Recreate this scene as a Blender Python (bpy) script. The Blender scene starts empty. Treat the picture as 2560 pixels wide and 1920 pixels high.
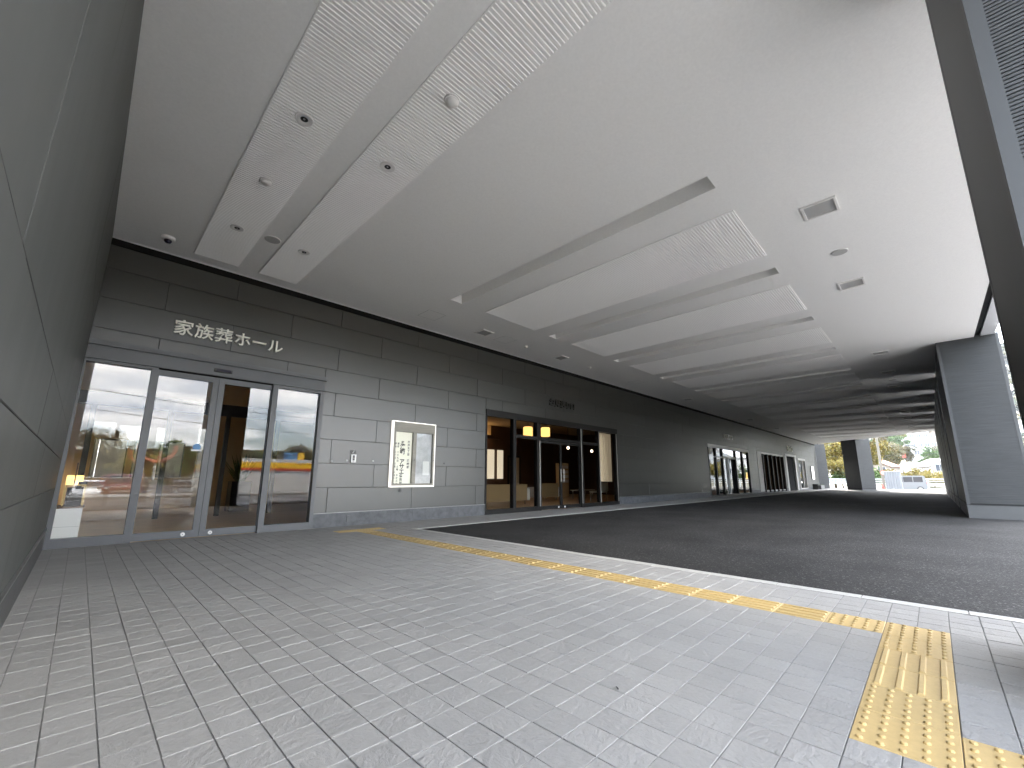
import bpy, math, random
from mathutils import Vector, Matrix

random.seed(7)
sc = bpy.context.scene
COL = sc.collection
R = math.radians

# ------------------------------------------------------------------ camera
cd = bpy.data.cameras.new("camera")
cam = bpy.data.objects.new("camera", cd)
COL.objects.link(cam)
cd.sensor_width = 36.0
cd.lens = 1047.697 * 36.0 / 2560.0
cd.shift_x = -(1285.8134 - 1280.0) / 2560.0
cd.shift_y = (995.0228 - 960.0) / 2560.0
cd.clip_start = 0.05
cd.clip_end = 6000
_r = Vector((0.70070344, -0.71345012, 0.00190326))
_d = Vector((0.13642827, 0.1313714, -0.98190065))
_f = Vector((0.7002871, 0.68828082, 0.18938716))
CAMP = Vector((0.19526, -8.55551, 0.93708))
cam.matrix_world = Matrix(((_r.x, -_d.x, -_f.x, CAMP.x), (_r.y, -_d.y, -_f.y, CAMP.y), (_r.z, -_d.z, -_f.z, CAMP.z), (0, 0, 0, 1)))
sc.camera = cam

# ------------------------------------------------------------------ sky, sun, exposure
SUN_EL, SUN_AZ = 38.0, 74.0
w = bpy.data.worlds.new("World")
sc.world = w
w.use_nodes = True
nt = w.node_tree
nt.nodes.clear()


def nn(t, kind, **kw):
    n = t.nodes.new(kind)
    for k, v in kw.items():
        setattr(n, k, v)
    return n


sky = nn(nt, "ShaderNodeTexSky", sky_type="NISHITA", sun_disc=False)
sky.sun_elevation = R(SUN_EL)
sky.sun_rotation = R(SUN_AZ)
sky.dust_density = 1.5
tc = nn(nt, "ShaderNodeTexCoord")
sep = nn(nt, "ShaderNodeSeparateXYZ")
nt.links.new(tc.outputs["Generated"], sep.inputs[0])
zm = nn(nt, "ShaderNodeMath", operation="MAXIMUM")
zm.inputs[1].default_value = 0.0
nt.links.new(sep.outputs[2], zm.inputs[0])
za = nn(nt, "ShaderNodeMath", operation="ADD")
za.inputs[1].default_value = 0.16
nt.links.new(zm.outputs[0], za.inputs[0])
dv = nn(nt, "ShaderNodeVectorMath", operation="SCALE")
inv = nn(nt, "ShaderNodeMath", operation="DIVIDE")
inv.inputs[0].default_value = 1.0
nt.links.new(za.outputs[0], inv.inputs[1])
nt.links.new(tc.outputs["Generated"], dv.inputs[0])
nt.links.new(inv.outputs[0], dv.inputs["Scale"])
cn = nn(nt, "ShaderNodeTexNoise")
cn.inputs["Scale"].default_value = 1.05
cn.inputs["Detail"].default_value = 8
cn.inputs["Roughness"].default_value = 0.55
nt.links.new(dv.outputs[0], cn.inputs["Vector"])
cr = nn(nt, "ShaderNodeValToRGB")
cr.color_ramp.elements[0].position = 0.45
cr.color_ramp.elements[1].position = 0.58
nt.links.new(cn.outputs["Fac"], cr.inputs[0])
cn2 = nn(nt, "ShaderNodeTexNoise")
cn2.inputs["Scale"].default_value = 2.4
cn2.inputs["Detail"].default_value = 6
nt.links.new(dv.outputs[0], cn2.inputs["Vector"])
cc = nn(nt, "ShaderNodeValToRGB")
cc.color_ramp.elements[0].position = 0.35
cc.color_ramp.elements[0].color = (7.5, 7.9, 8.6, 1)
cc.color_ramp.elements[1].position = 0.62
cc.color_ramp.elements[1].color = (15.0, 14.6, 14.0, 1)
nt.links.new(cn2.outputs["Fac"], cc.inputs[0])
mx = nn(nt, "ShaderNodeMixRGB")
nt.links.new(cr.outputs["Color"], mx.inputs[0])
nt.links.new(sky.outputs[0], mx.inputs[1])
nt.links.new(cc.outputs["Color"], mx.inputs[2])
bg = nn(nt, "ShaderNodeBackground")
bg.inputs["Strength"].default_value = 0.15
wo = nn(nt, "ShaderNodeOutputWorld")
nt.links.new(mx.outputs[0], bg.inputs["Color"])
nt.links.new(bg.outputs[0], wo.inputs["Surface"])

sl = bpy.data.lights.new("sun", "SUN")
sl.energy = 3.8
sl.angle = R(0.6)
sl.color = (1.0, 0.95, 0.87)
sun = bpy.data.objects.new("sun", sl)
COL.objects.link(sun)
_sd = Vector((math.sin(R(SUN_AZ)) * math.cos(R(SUN_EL)), math.cos(R(SUN_AZ)) * math.cos(R(SUN_EL)), math.sin(R(SUN_EL))))
sun.rotation_euler = _sd.to_track_quat("Z", "Y").to_euler()
sun.location = (120, 10, 90)

vs = sc.view_settings
vs.view_transform = "Standard"
vs.look = "None"
vs.gamma = 1.0
vs.use_curve_mapping = False
vs.exposure = 3.4
sc.cycles.use_denoising = True
sc.cycles.max_bounces = 10
sc.cycles.diffuse_bounces = 6
sc.cycles.glossy_bounces = 5
sc.cycles.transparent_max_bounces = 16
sc.cycles.sample_clamp_indirect = 8.0
sc.cycles.caustics_reflective = False
sc.cycles.caustics_refractive = False


# ------------------------------------------------------------------ materials
def base_mat(name):
    m = bpy.data.materials.new(name)
    m.use_nodes = True
    t = m.node_tree
    return m, t, t.nodes["Principled BSDF"]


def mat(name, col, rough=0.6, metal=0.0, var=0.0, scale=8.0, bump=0.0, bscale=60.0, emit=0.0, spec=0.5, stretch=None, detail=5, bdist=0.01, obj_var=0.0):
    m, t, b = base_mat(name)
    b.inputs["Base Color"].default_value = (*col, 1)
    b.inputs["Roughness"].default_value = rough
    b.inputs["Metallic"].default_value = metal
    b.inputs["Specular IOR Level"].default_value = spec
    if emit:
        b.inputs["Emission Color"].default_value = (*col, 1)
        b.inputs["Emission Strength"].default_value = emit
    geo = None
    vec = None
    if var or bump:
        geo = nn(t, "ShaderNodeNewGeometry")
        vec = geo.outputs["Position"]
        if stretch:
            mp = nn(t, "ShaderNodeVectorMath", operation="MULTIPLY")
            mp.inputs[1].default_value = stretch
            t.links.new(vec, mp.inputs[0])
            vec = mp.outputs[0]
    last = None
    if var:
        n = nn(t, "ShaderNodeTexNoise")
        n.inputs["Scale"].default_value = scale
        n.inputs["Detail"].default_value = detail
        n.inputs["Roughness"].default_value = 0.6
        t.links.new(vec, n.inputs["Vector"])
        mr = nn(t, "ShaderNodeMapRange")
        mr.inputs[1].default_value = 0.3
        mr.inputs[2].default_value = 0.7
        mr.inputs[3].default_value = 1 - var
        mr.inputs[4].default_value = 1 + var
        t.links.new(n.outputs["Fac"], mr.inputs[0])
        mu = nn(t, "ShaderNodeVectorMath", operation="SCALE")
        mu.inputs[0].default_value = col
        t.links.new(mr.outputs[0], mu.inputs["Scale"])
        last = mu.outputs[0]
    if obj_var:
        oi = nn(t, "ShaderNodeObjectInfo")
        mr = nn(t, "ShaderNodeMapRange")
        mr.inputs[3].default_value = 1 - obj_var
        mr.inputs[4].default_value = 1 + obj_var
        t.links.new(oi.outputs["Random"], mr.inputs[0])
        mu = nn(t, "ShaderNodeVectorMath", operation="SCALE")
        if last is None:
            mu.inputs[0].default_value = col
        else:
            t.links.new(last, mu.inputs[0])
        t.links.new(mr.outputs[0], mu.inputs["Scale"])
        last = mu.outputs[0]
    if last is not None:
        t.links.new(last, b.inputs["Base Color"])
    if bump:
        n = nn(t, "ShaderNodeTexNoise")
        n.inputs["Scale"].default_value = bscale
        n.inputs["Detail"].default_value = 6
        n.inputs["Roughness"].default_value = 0.65
        t.links.new(vec, n.inputs["Vector"])
        bp = nn(t, "ShaderNodeBump")
        bp.inputs["Strength"].default_value = bump
        bp.inputs["Distance"].default_value = bdist
        t.links.new(n.outputs["Fac"], bp.inputs["Height"])
        t.links.new(bp.outputs[0], b.inputs["Normal"])
    return m


def glass_mat(name, tint, base=0.03, gain=1.0):
    """Window glass: see-through with a view-angle dependent mirror part (Schlick)."""
    m = bpy.data.materials.new(name)
    m.use_nodes = True
    t = m.node_tree
    t.nodes.clear()
    out = nn(t, "ShaderNodeOutputMaterial")
    geo = nn(t, "ShaderNodeNewGeometry")
    dot = nn(t, "ShaderNodeVectorMath", operation="DOT_PRODUCT")
    t.links.new(geo.outputs["Normal"], dot.inputs[0])
    t.links.new(geo.outputs["Incoming"], dot.inputs[1])
    ab = nn(t, "ShaderNodeMath", operation="ABSOLUTE")
    t.links.new(dot.outputs["Value"], ab.inputs[0])
    sb = nn(t, "ShaderNodeMath", operation="SUBTRACT", use_clamp=True)
    sb.inputs[0].default_value = 1.0
    t.links.new(ab.outputs[0], sb.inputs[1])
    pw = nn(t, "ShaderNodeMath", operation="POWER")
    pw.inputs[1].default_value = 5.0
    t.links.new(sb.outputs[0], pw.inputs[0])
    ma = nn(t, "ShaderNodeMath", operation="MULTIPLY_ADD", use_clamp=True)
    ma.inputs[1].default_value = gain
    ma.inputs[2].default_value = base
    t.links.new(pw.outputs[0], ma.inputs[0])
    tr = nn(t, "ShaderNodeBsdfTransparent")
    tr.inputs[0].default_value = (*tint, 1)
    gl = nn(t, "ShaderNodeBsdfGlossy")
    gl.inputs["Roughness"].default_value = 0.0
    mi = nn(t, "ShaderNodeMixShader")
    t.links.new(ma.outputs[0], mi.inputs[0])
    t.links.new(tr.outputs[0], mi.inputs[1])
    t.links.new(gl.outputs[0], mi.inputs[2])
    t.links.new(mi.outputs[0], out.inputs[0])
    return m


def tile_mat():
    m, t, b = base_mat("slate_tile")
    geo = nn(t, "ShaderNodeNewGeometry")
    # one shade per 15 cm cell
    sh = nn(t, "ShaderNodeVectorMath", operation="ADD")
    sh.inputs[1].default_value = (-4.12, 8.2036, 0.5)
    t.links.new(geo.outputs["Position"], sh.inputs[0])
    dvn = nn(t, "ShaderNodeVectorMath", operation="SCALE")
    dvn.inputs["Scale"].default_value = 1 / 0.15
    t.links.new(sh.outputs[0], dvn.inputs[0])
    fl = nn(t, "ShaderNodeVectorMath", operation="FLOOR")
    t.links.new(dvn.outputs[0], fl.inputs[0])
    wn = nn(t, "ShaderNodeTexWhiteNoise", noise_dimensions="2D")
    t.links.new(fl.outputs[0], wn.inputs["Vector"])
    n1 = nn(t, "ShaderNodeTexNoise")
    n1.inputs["Scale"].default_value = 1.1
    n1.inputs["Detail"].default_value = 4
    t.links.new(geo.outputs["Position"], n1.inputs["Vector"])
    n2 = nn(t, "ShaderNodeTexNoise")
    n2.inputs["Scale"].default_value = 55
    n2.inputs["Detail"].default_value = 5
    t.links.new(geo.outputs["Position"], n2.inputs["Vector"])
    s = nn(t, "ShaderNodeMath", operation="MULTIPLY_ADD")
    s.inputs[1].default_value = 0.10
    s.inputs[2].default_value = 0.78
    t.links.new(wn.outputs["Value"], s.inputs[0])
    s2 = nn(t, "ShaderNodeMath", operation="MULTIPLY_ADD")
    s2.inputs[1].default_value = 0.18
    t.links.new(n1.outputs["Fac"], s2.inputs[0])
    t.links.new(s.outputs[0], s2.inputs[2])
    s3 = nn(t, "ShaderNodeMath", operation="MULTIPLY_ADD")
    s3.inputs[1].default_value = 0.16
    t.links.new(n2.outputs["Fac"], s3.inputs[0])
    t.links.new(s2.outputs[0], s3.inputs[2])
    mu = nn(t, "ShaderNodeVectorMath", operation="SCALE")
    mu.inputs[0].default_value = (0.312, 0.303, 0.290)
    t.links.new(s3.outputs[0], mu.inputs["Scale"])
    t.links.new(mu.outputs[0], b.inputs["Base Color"])
    b.inputs["Roughness"].default_value = 0.75
    b.inputs["Specular IOR Level"].default_value = 0.18
    # split-stone relief, turned a different way on every tile
    off = nn(t, "ShaderNodeVectorMath", operation="SCALE")
    off.inputs["Scale"].default_value = 7.0
    t.links.new(wn.outputs["Color"], off.inputs[0])
    ad = nn(t, "ShaderNodeVectorMath", operation="ADD")
    t.links.new(geo.outputs["Position"], ad.inputs[0])
    t.links.new(off.outputs[0], ad.inputs[1])
    st = nn(t, "ShaderNodeVectorRotate", rotation_type="Z_AXIS")
    t.links.new(ad.outputs[0], st.inputs["Vector"])
    an = nn(t, "ShaderNodeMath", operation="MULTIPLY")
    an.inputs[1].default_value = 6.28
    t.links.new(wn.outputs["Value"], an.inputs[0])
    t.links.new(an.outputs[0], st.inputs["Angle"])
    sq = nn(t, "ShaderNodeVectorMath", operation="MULTIPLY")
    sq.inputs[1].default_value = (1.0, 1.5, 1.0)
    t.links.new(st.outputs[0], sq.inputs[0])
    b1 = nn(t, "ShaderNodeTexNoise")
    b1.inputs["Scale"].default_value = 26
    b1.inputs["Detail"].default_value = 7
    b1.inputs["Roughness"].default_value = 0.6
    b1.inputs["Distortion"].default_value = 0.35
    t.links.new(sq.outputs[0], b1.inputs["Vector"])
    bp = nn(t, "ShaderNodeBump")
    bp.inputs["Strength"].default_value = 0.9
    bp.inputs["Distance"].default_value = 0.008
    t.links.new(b1.outputs["Fac"], bp.inputs["Height"])
    t.links.new(bp.outputs[0], b.inputs["Normal"])
    return m


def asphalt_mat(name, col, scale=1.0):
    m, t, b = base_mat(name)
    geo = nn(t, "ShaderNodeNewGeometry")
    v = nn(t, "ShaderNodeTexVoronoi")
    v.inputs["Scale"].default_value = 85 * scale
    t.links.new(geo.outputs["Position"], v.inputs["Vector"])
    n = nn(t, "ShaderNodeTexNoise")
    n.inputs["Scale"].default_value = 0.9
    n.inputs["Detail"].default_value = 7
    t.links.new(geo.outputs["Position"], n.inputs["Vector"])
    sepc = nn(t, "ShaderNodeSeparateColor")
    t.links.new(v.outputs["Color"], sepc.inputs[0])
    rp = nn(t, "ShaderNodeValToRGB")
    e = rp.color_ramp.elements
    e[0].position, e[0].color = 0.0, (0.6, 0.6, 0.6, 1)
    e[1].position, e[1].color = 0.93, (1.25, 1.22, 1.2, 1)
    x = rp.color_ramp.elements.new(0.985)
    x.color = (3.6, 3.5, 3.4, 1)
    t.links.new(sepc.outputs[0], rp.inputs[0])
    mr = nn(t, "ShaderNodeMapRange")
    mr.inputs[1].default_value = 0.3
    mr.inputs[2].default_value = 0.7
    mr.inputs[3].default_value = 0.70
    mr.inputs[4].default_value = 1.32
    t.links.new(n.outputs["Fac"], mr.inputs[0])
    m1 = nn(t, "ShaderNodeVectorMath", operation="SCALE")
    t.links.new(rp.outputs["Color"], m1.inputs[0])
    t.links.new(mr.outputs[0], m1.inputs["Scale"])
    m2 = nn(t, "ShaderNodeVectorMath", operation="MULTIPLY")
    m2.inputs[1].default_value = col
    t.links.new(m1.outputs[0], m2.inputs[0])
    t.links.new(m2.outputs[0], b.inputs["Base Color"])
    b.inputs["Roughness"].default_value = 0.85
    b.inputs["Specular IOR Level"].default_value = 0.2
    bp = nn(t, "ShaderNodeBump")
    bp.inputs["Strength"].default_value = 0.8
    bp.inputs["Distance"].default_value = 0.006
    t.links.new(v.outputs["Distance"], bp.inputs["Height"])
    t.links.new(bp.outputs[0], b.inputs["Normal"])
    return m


def foliage_mat(name, cols, scale=0.6):
    m, t, b = base_mat(name)
    geo = nn(t, "ShaderNodeNewGeometry")
    n = nn(t, "ShaderNodeTexNoise")
    n.inputs["Scale"].default_value = scale
    n.inputs["Detail"].default_value = 4
    t.links.new(geo.outputs["Position"], n.inputs["Vector"])
    ri = nn(t, "ShaderNodeMath", operation="MULTIPLY_ADD")
    ri.inputs[1].default_value = 0.35
    t.links.new(geo.outputs["Random Per Island"], ri.inputs[0])
    t.links.new(n.outputs["Fac"], ri.inputs[2])
    rp = nn(t, "ShaderNodeValToRGB")
    e = rp.color_ramp.elements
    e[0].position, e[0].color = 0.42, (*cols[0], 1)
    e[1].position, e[1].color = 0.92, (*cols[-1], 1)
    for i, c in enumerate(cols[1:-1]):
        x = rp.color_ramp.elements.new(0.42 + 0.5 * (i + 1) / (len(cols) - 1))
        x.color = (*c, 1)
    t.links.new(ri.outputs[0], rp.inputs[0])
    t.links.new(rp.outputs["Color"], b.inputs["Base Color"])
    b.inputs["Roughness"].default_value = 0.7
    b.inputs["Specular IOR Level"].default_value = 0.25
    return m


M = {}
M["ceiling"] = mat("ceiling_board", (0.89, 0.885, 0.865), 0.9, bump=0.35, bscale=140, bdist=0.003, var=0.03, scale=40, spec=0.2)
M["ribbed"] = mat("ribbed_ceiling_panel", (0.92, 0.915, 0.895), 0.7, spec=0.3)
M["panel"] = mat("dark_cladding_panel", (0.0235, 0.0235, 0.0190), 0.38, var=0.06, scale=5, bump=0.05, bscale=180, bdist=0.002, obj_var=0.10, spec=1.0)
M["panel_left"] = mat("satin_cladding_panel", (0.090, 0.092, 0.087), 0.52, var=0.11, scale=3, bump=0.04, bscale=120, bdist=0.002, obj_var=0.03, spec=0.3, stretch=(1, 1, 0.25))
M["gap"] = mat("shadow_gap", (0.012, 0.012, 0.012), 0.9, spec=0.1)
M["core"] = mat("wall_core", (0.03, 0.03, 0.03), 0.9, spec=0.1)
M["plinth"] = mat("plinth_stone", (0.085, 0.088, 0.094), 0.6, var=0.35, scale=7, bump=0.2, bscale=30, detail=8)
M["plinth_dark"] = mat("plinth_dark_stone", (0.075, 0.075, 0.075), 0.45, var=0.15, scale=7)
M["flash"] = mat("metal_flashing", (0.22, 0.22, 0.22), 0.35, metal=0.6)
M["frame_grey"] = mat("grey_aluminium", (0.09, 0.094, 0.10), 0.42, metal=0.0, spec=0.5)
M["frame_dark"] = mat("dark_bronze_aluminium", (0.012, 0.011, 0.0105), 0.4, spec=0.25)
M["frame_silver"] = mat("silver_aluminium", (0.52, 0.51, 0.49), 0.4)
M["black"] = mat("black_plastic", (0.02, 0.02, 0.02), 0.4)
M["glass"] = glass_mat("entrance_glass", (0.95, 0.96, 0.95), 0.068, 0.9)
M["glass_dark"] = glass_mat("tinted_glass", (0.74, 0.72, 0.70), 0.006, 0.35)
M["glass_far"] = glass_mat("far_glass", (0.8, 0.8, 0.8), 0.16, 1.0)
M["pier"] = mat("ribbed_pier_cladding", (0.048, 0.050, 0.052), 0.5, var=0.28, scale=2.2, stretch=(1, 1, 22), spec=0.35, bump=0.06, bscale=40)
M["pier_trim"] = mat("pier_corner_trim", (0.046, 0.048, 0.050), 0.5, spec=0.5)
M["pier_base"] = mat("pier_plinth_board", (0.066, 0.068, 0.070), 0.5, var=0.05, scale=4)
M["soffit"] = mat("soffit_metal", (0.50, 0.51, 0.53), 0.4)
M["tile"] = tile_mat()
M["bed"] = mat("tile_joint_mortar", (0.20, 0.195, 0.19), 0.9, var=0.2, scale=30)
M["kerb"] = mat("kerb_concrete", (0.42, 0.41, 0.385), 0.8, var=0.12, scale=25, bump=0.2)
M["tactile"] = mat("tactile_yellow", (0.520, 0.372, 0.160), 0.55, var=0.06, scale=40, obj_var=0.06, bump=0.15, bscale=200, bdist=0.002)
M["pier_base2"] = mat("walk_concrete", (0.24, 0.235, 0.225), 0.85, var=0.12, scale=2)
M["lot"] = asphalt_mat("lot_asphalt", (0.05, 0.05, 0.05), 0.4)
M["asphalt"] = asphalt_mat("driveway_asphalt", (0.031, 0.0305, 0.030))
M["road"] = asphalt_mat("street_asphalt", (0.10, 0.10, 0.105), 0.5)
M["concrete"] = mat("light_concrete", (0.42, 0.41, 0.395), 0.85, var=0.12, scale=0.8, bump=0.1)
M["paint"] = mat("white_paint", (0.8, 0.8, 0.78), 0.5)
M["letter"] = mat("steel_letter", (0.82, 0.80, 0.72), 0.3, metal=0.35)
M["white"] = mat("white_plastic", (0.78, 0.77, 0.75), 0.45)
M["lens"] = mat("lamp_reflector", (0.10, 0.10, 0.10), 0.2, metal=0.4)
M["mesh"] = mat("vent_grey", (0.42, 0.42, 0.41), 0.6)
M["dome"] = mat("camera_dome", (0.015, 0.013, 0.03), 0.1)
M["steel"] = mat("satin_steel", (0.40, 0.385, 0.35), 0.4, metal=0.5)
M["case_steel"] = mat("brushed_case_steel", (0.26, 0.245, 0.21), 0.55, metal=0.3, var=0.12, scale=60, stretch=(0.05, 1, 1))
M["lit"] = mat("lit_edge", (0.9, 0.86, 0.80), 0.5, emit=0.16)
M["paper"] = mat("lit_paper", (0.80, 0.79, 0.66), 0.6, emit=0.02)
M["reflection_grey"] = mat("painted_reflection", (0.50, 0.50, 0.51), 0.5, var=0.2, scale=6)
M["ink"] = mat("black_ink", (0.03, 0.03, 0.03), 0.6)
M["warm_lamp"] = mat("lantern_paper", (1.0, 0.55, 0.16), 0.6, emit=0.26)
M["bulb"] = mat("spot_bulb", (1.0, 0.78, 0.55), 0.5, emit=1.5)
M["cove"] = mat("cove_light", (1.0, 0.62, 0.26), 0.5, emit=0.9)
M["window_lit"] = mat("lit_blind", (0.95, 0.86, 0.66), 0.7, emit=0.085)
M["wood_floor"] = mat("lobby_floor", (0.62, 0.45, 0.28), 0.35, var=0.12, scale=3)
M["beige"] = mat("beige_wall", (0.60, 0.45, 0.26), 0.8)
M["beige_ceiling"] = mat("beige_ceiling", (0.62, 0.52, 0.36), 0.8)
M["brown"] = mat("brown_wall", (0.075, 0.038, 0.020), 0.5, var=0.2, scale=2, stretch=(1, 1, 0.2))
M["sofa"] = mat("sofa_fabric", (0.26, 0.19, 0.09), 0.8)
M["sofa_pale"] = mat("sofa_pale", (0.48, 0.50, 0.46), 0.7)
M["curtain"] = mat("curtain", (0.80, 0.68, 0.48), 0.8, emit=0.025)  # brightness put in as a faint glow; the cloth is no lamp
M["leaf_pot"] = foliage_mat("pot_plant_leaf", [(0.03, 0.07, 0.02), (0.12, 0.14, 0.03)], 3)
M["bark"] = mat("bark", (0.10, 0.075, 0.055), 0.9, var=0.3, scale=12)
M["leaf_yellow"] = foliage_mat("autumn_leaf", [(0.065, 0.058, 0.010), (0.20, 0.135, 0.014), (0.11, 0.11, 0.022), (0.24, 0.17, 0.022)], 0.8)
M["leaf_green"] = foliage_mat("green_leaf", [(0.022, 0.044, 0.010), (0.055, 0.098, 0.020), (0.095, 0.14, 0.036)], 0.8)
M["leaf_rust"] = foliage_mat("rust_leaf", [(0.028, 0.036, 0.012), (0.075, 0.066, 0.018), (0.12, 0.085, 0.026)], 0.8)
M["forest"] = foliage_mat("hill_forest", [(0.014, 0.025, 0.012), (0.028, 0.040, 0.013), (0.075, 0.060, 0.016), (0.038, 0.046, 0.016)], 0.018)
M["hill"] = foliage_mat("hill_ground", [(0.012, 0.02, 0.007), (0.022, 0.028, 0.009), (0.036, 0.033, 0.011)], 0.012)
M["house"] = mat("white_render", (0.60, 0.595, 0.58), 0.8)
M["house_tan"] = mat("tan_render", (0.28, 0.235, 0.19), 0.8)
M["roof_blue"] = mat("blue_grey_roof", (0.14, 0.17, 0.22), 0.6)
M["roof_grey"] = mat("grey_roof_tile", (0.20, 0.20, 0.21), 0.7)
M["roof_red"] = mat("brown_red_roof", (0.28, 0.12, 0.09), 0.7)
M["pane_far"] = mat("house_window", (0.06, 0.07, 0.09), 0.1)
M["pole"] = mat("pole_concrete", (0.15, 0.135, 0.11), 0.8)
M["car_silver"] = mat("silver_paint", (0.16, 0.162, 0.165), 0.3, metal=0.2)
M["car_white"] = mat("white_car_paint", (0.75, 0.75, 0.75), 0.2)
M["car_dark"] = mat("dark_car_paint", (0.04, 0.05, 0.07), 0.15)
M["car_red"] = mat("red_car_paint", (0.13, 0.025, 0.025), 0.2)
M["car_glass"] = mat("car_window", (0.02, 0.02, 0.025), 0.05)
M["tyre"] = mat("tyre_rubber", (0.02, 0.02, 0.02), 0.8)
M["fence_white"] = mat("fence_white_coat", (0.75, 0.75, 0.74), 0.5)
M["backdrop"] = mat("backdrop_render", (0.13, 0.13, 0.125), 0.9)
M["shed"] = mat("shed_sheet", (0.20, 0.205, 0.21), 0.5)
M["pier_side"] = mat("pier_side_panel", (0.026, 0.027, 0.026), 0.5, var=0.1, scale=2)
M["red"] = mat("red_plastic", (0.55, 0.05, 0.03), 0.5)
M["yellow_band"] = mat("canopy_yellow", (0.85, 0.47, 0.01), 0.4)
M["red_band"] = mat("canopy_red", (0.60, 0.05, 0.03), 0.4)
M["signblue"] = mat("sticker_blue", (0.08, 0.22, 0.42), 0.5)
M["orange"] = mat("orange_plastic", (0.40, 0.11, 0.04), 0.4)


# ------------------------------------------------------------------ geometry helpers
class MB:
    def __init__(s):
        s.v, s.f, s.mi = [], [], []

    def add(s, vs_, fs, mi=0):
        o = len(s.v)
        s.v += [tuple(p) for p in vs_]
        s.f += [tuple(i + o for i in q) for q in fs]
        s.mi += [mi] * len(fs)
        return s

    def box(s, x0, x1, y0, y1, z0, z1, mi=0):
        return s.add([(x0, y0, z0), (x1, y0, z0), (x1, y1, z0), (x0, y1, z0), (x0, y0, z1), (x1, y0, z1), (x1, y1, z1), (x0, y1, z1)],
                     [(0, 3, 2, 1), (4, 5, 6, 7), (0, 1, 5, 4), (1, 2, 6, 5), (2, 3, 7, 6), (3, 0, 4, 7)], mi)

    def prism(s, poly, z0, z1, mi=0, caps=True):
        n = len(poly)
        vv = [(x, y, z0) for x, y in poly] + [(x, y, z1) for x, y in poly]
        ff = [(i, (i + 1) % n, n + (i + 1) % n, n + i) for i in range(n)]
        if caps:
            ff += [tuple(range(n - 1, -1, -1)), tuple(range(n, 2 * n))]
        return s.add(vv, ff, mi)

    def lathe(s, c, prof, n=20, axis="z", mi=0):
        """prof: (radius, height) pairs along the axis."""
        vv, ff = [], []
        for r, h in prof:
            for i in range(n):
                a = 2 * math.pi * i / n
                p = (r * math.cos(a), r * math.sin(a), h)
                if axis == "y":
                    p = (p[0], p[2], p[1])
                elif axis == "x":
                    p = (p[2], p[0], p[1])
                vv.append((c[0] + p[0], c[1] + p[1], c[2] + p[2]))
        for k in range(len(prof) - 1):
            for i in range(n):
                j = (i + 1) % n
                ff.append((k * n + i, k * n + j, (k + 1) * n + j, (k + 1) * n + i))
        ff.append(tuple(range(n - 1, -1, -1)))
        ff.append(tuple(range((len(prof) - 1) * n, len(prof) * n)))
        return s.add(vv, ff, mi)

    def tube(s, a, b, r0, r1=None, n=8, mi=0):
        a, b = Vector(a), Vector(b)
        r1 = r0 if r1 is None else r1
        d = (b - a).normalized()
        u = d.orthogonal().normalized()
        q = d.cross(u)
        vv = []
        for p, r in ((a, r0), (b, r1)):
            for i in range(n):
                t = 2 * math.pi * i / n
                vv.append(p + (u * math.cos(t) + q * math.sin(t)) * r)
        ff = [(i, (i + 1) % n, n + (i + 1) % n, n + i) for i in range(n)] + [tuple(range(n - 1, -1, -1)), tuple(range(n, 2 * n))]
        return s.add(vv, ff, mi)

    def build(s, name, m, parent=None, smooth=False, origin=None):
        me = bpy.data.meshes.new(name)
        o0 = Vector((0, 0, 0))
        if parent is not None:
            q = parent
            while q is not None:
                o0 += q.location
                q = q.parent
        if origin is None:
            origin = (0, 0, 0)
            if parent is None and s.v:
                xs, ys, zs = zip(*s.v)
                origin = ((min(xs) + max(xs)) / 2, (min(ys) + max(ys)) / 2, min(zs))
            elif s.v:
                origin = o0
        origin = Vector(origin)
        me.from_pydata([tuple(Vector(p) - origin) for p in s.v], [], s.f)
        ms = m if isinstance(m, (list, tuple)) else [m]
        for x in ms:
            me.materials.append(x)
        if len(ms) > 1:
            me.polygons.foreach_set("material_index", s.mi)
        if smooth:
            me.polygons.foreach_set("use_smooth", [True] * len(me.polygons))
        me.update()
        ob = bpy.data.objects.new(name, me)
        COL.objects.link(ob)
        if parent is not None:
            ob.parent = parent
            ob.location = origin - o0
        else:
            ob.location = origin
        return ob


def tag(o, label=None, cat=None, group=None, kind=None):
    for k, v in (("label", label), ("category", cat), ("group", group), ("kind", kind)):
        if v:
            o[k] = v
    return o


def thing(name, label, cat, loc=(0, 0, 0), group=None, kind="thing", rz=0.0):
    o = bpy.data.objects.new(name, None)
    o.empty_display_size = 0.2
    COL.objects.link(o)
    o.location = loc
    o.rotation_euler = (0, 0, rz)
    return tag(o, label, cat, group, kind)


def copy_tree(o, loc, label=None, rz=None, scale=None):
    def rec(a, par):
        c = a.copy()
        COL.objects.link(c)
        if par is not None:
            c.parent = par
        for ch in list(a.children):
            rec(ch, c)
        return c
    c = rec(o, None)
    c.location = loc
    if rz is not None:
        c.rotation_euler = (0, 0, rz)
    if scale is not None:
        c.scale = scale
    if label:
        c["label"] = label
    return c


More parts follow.
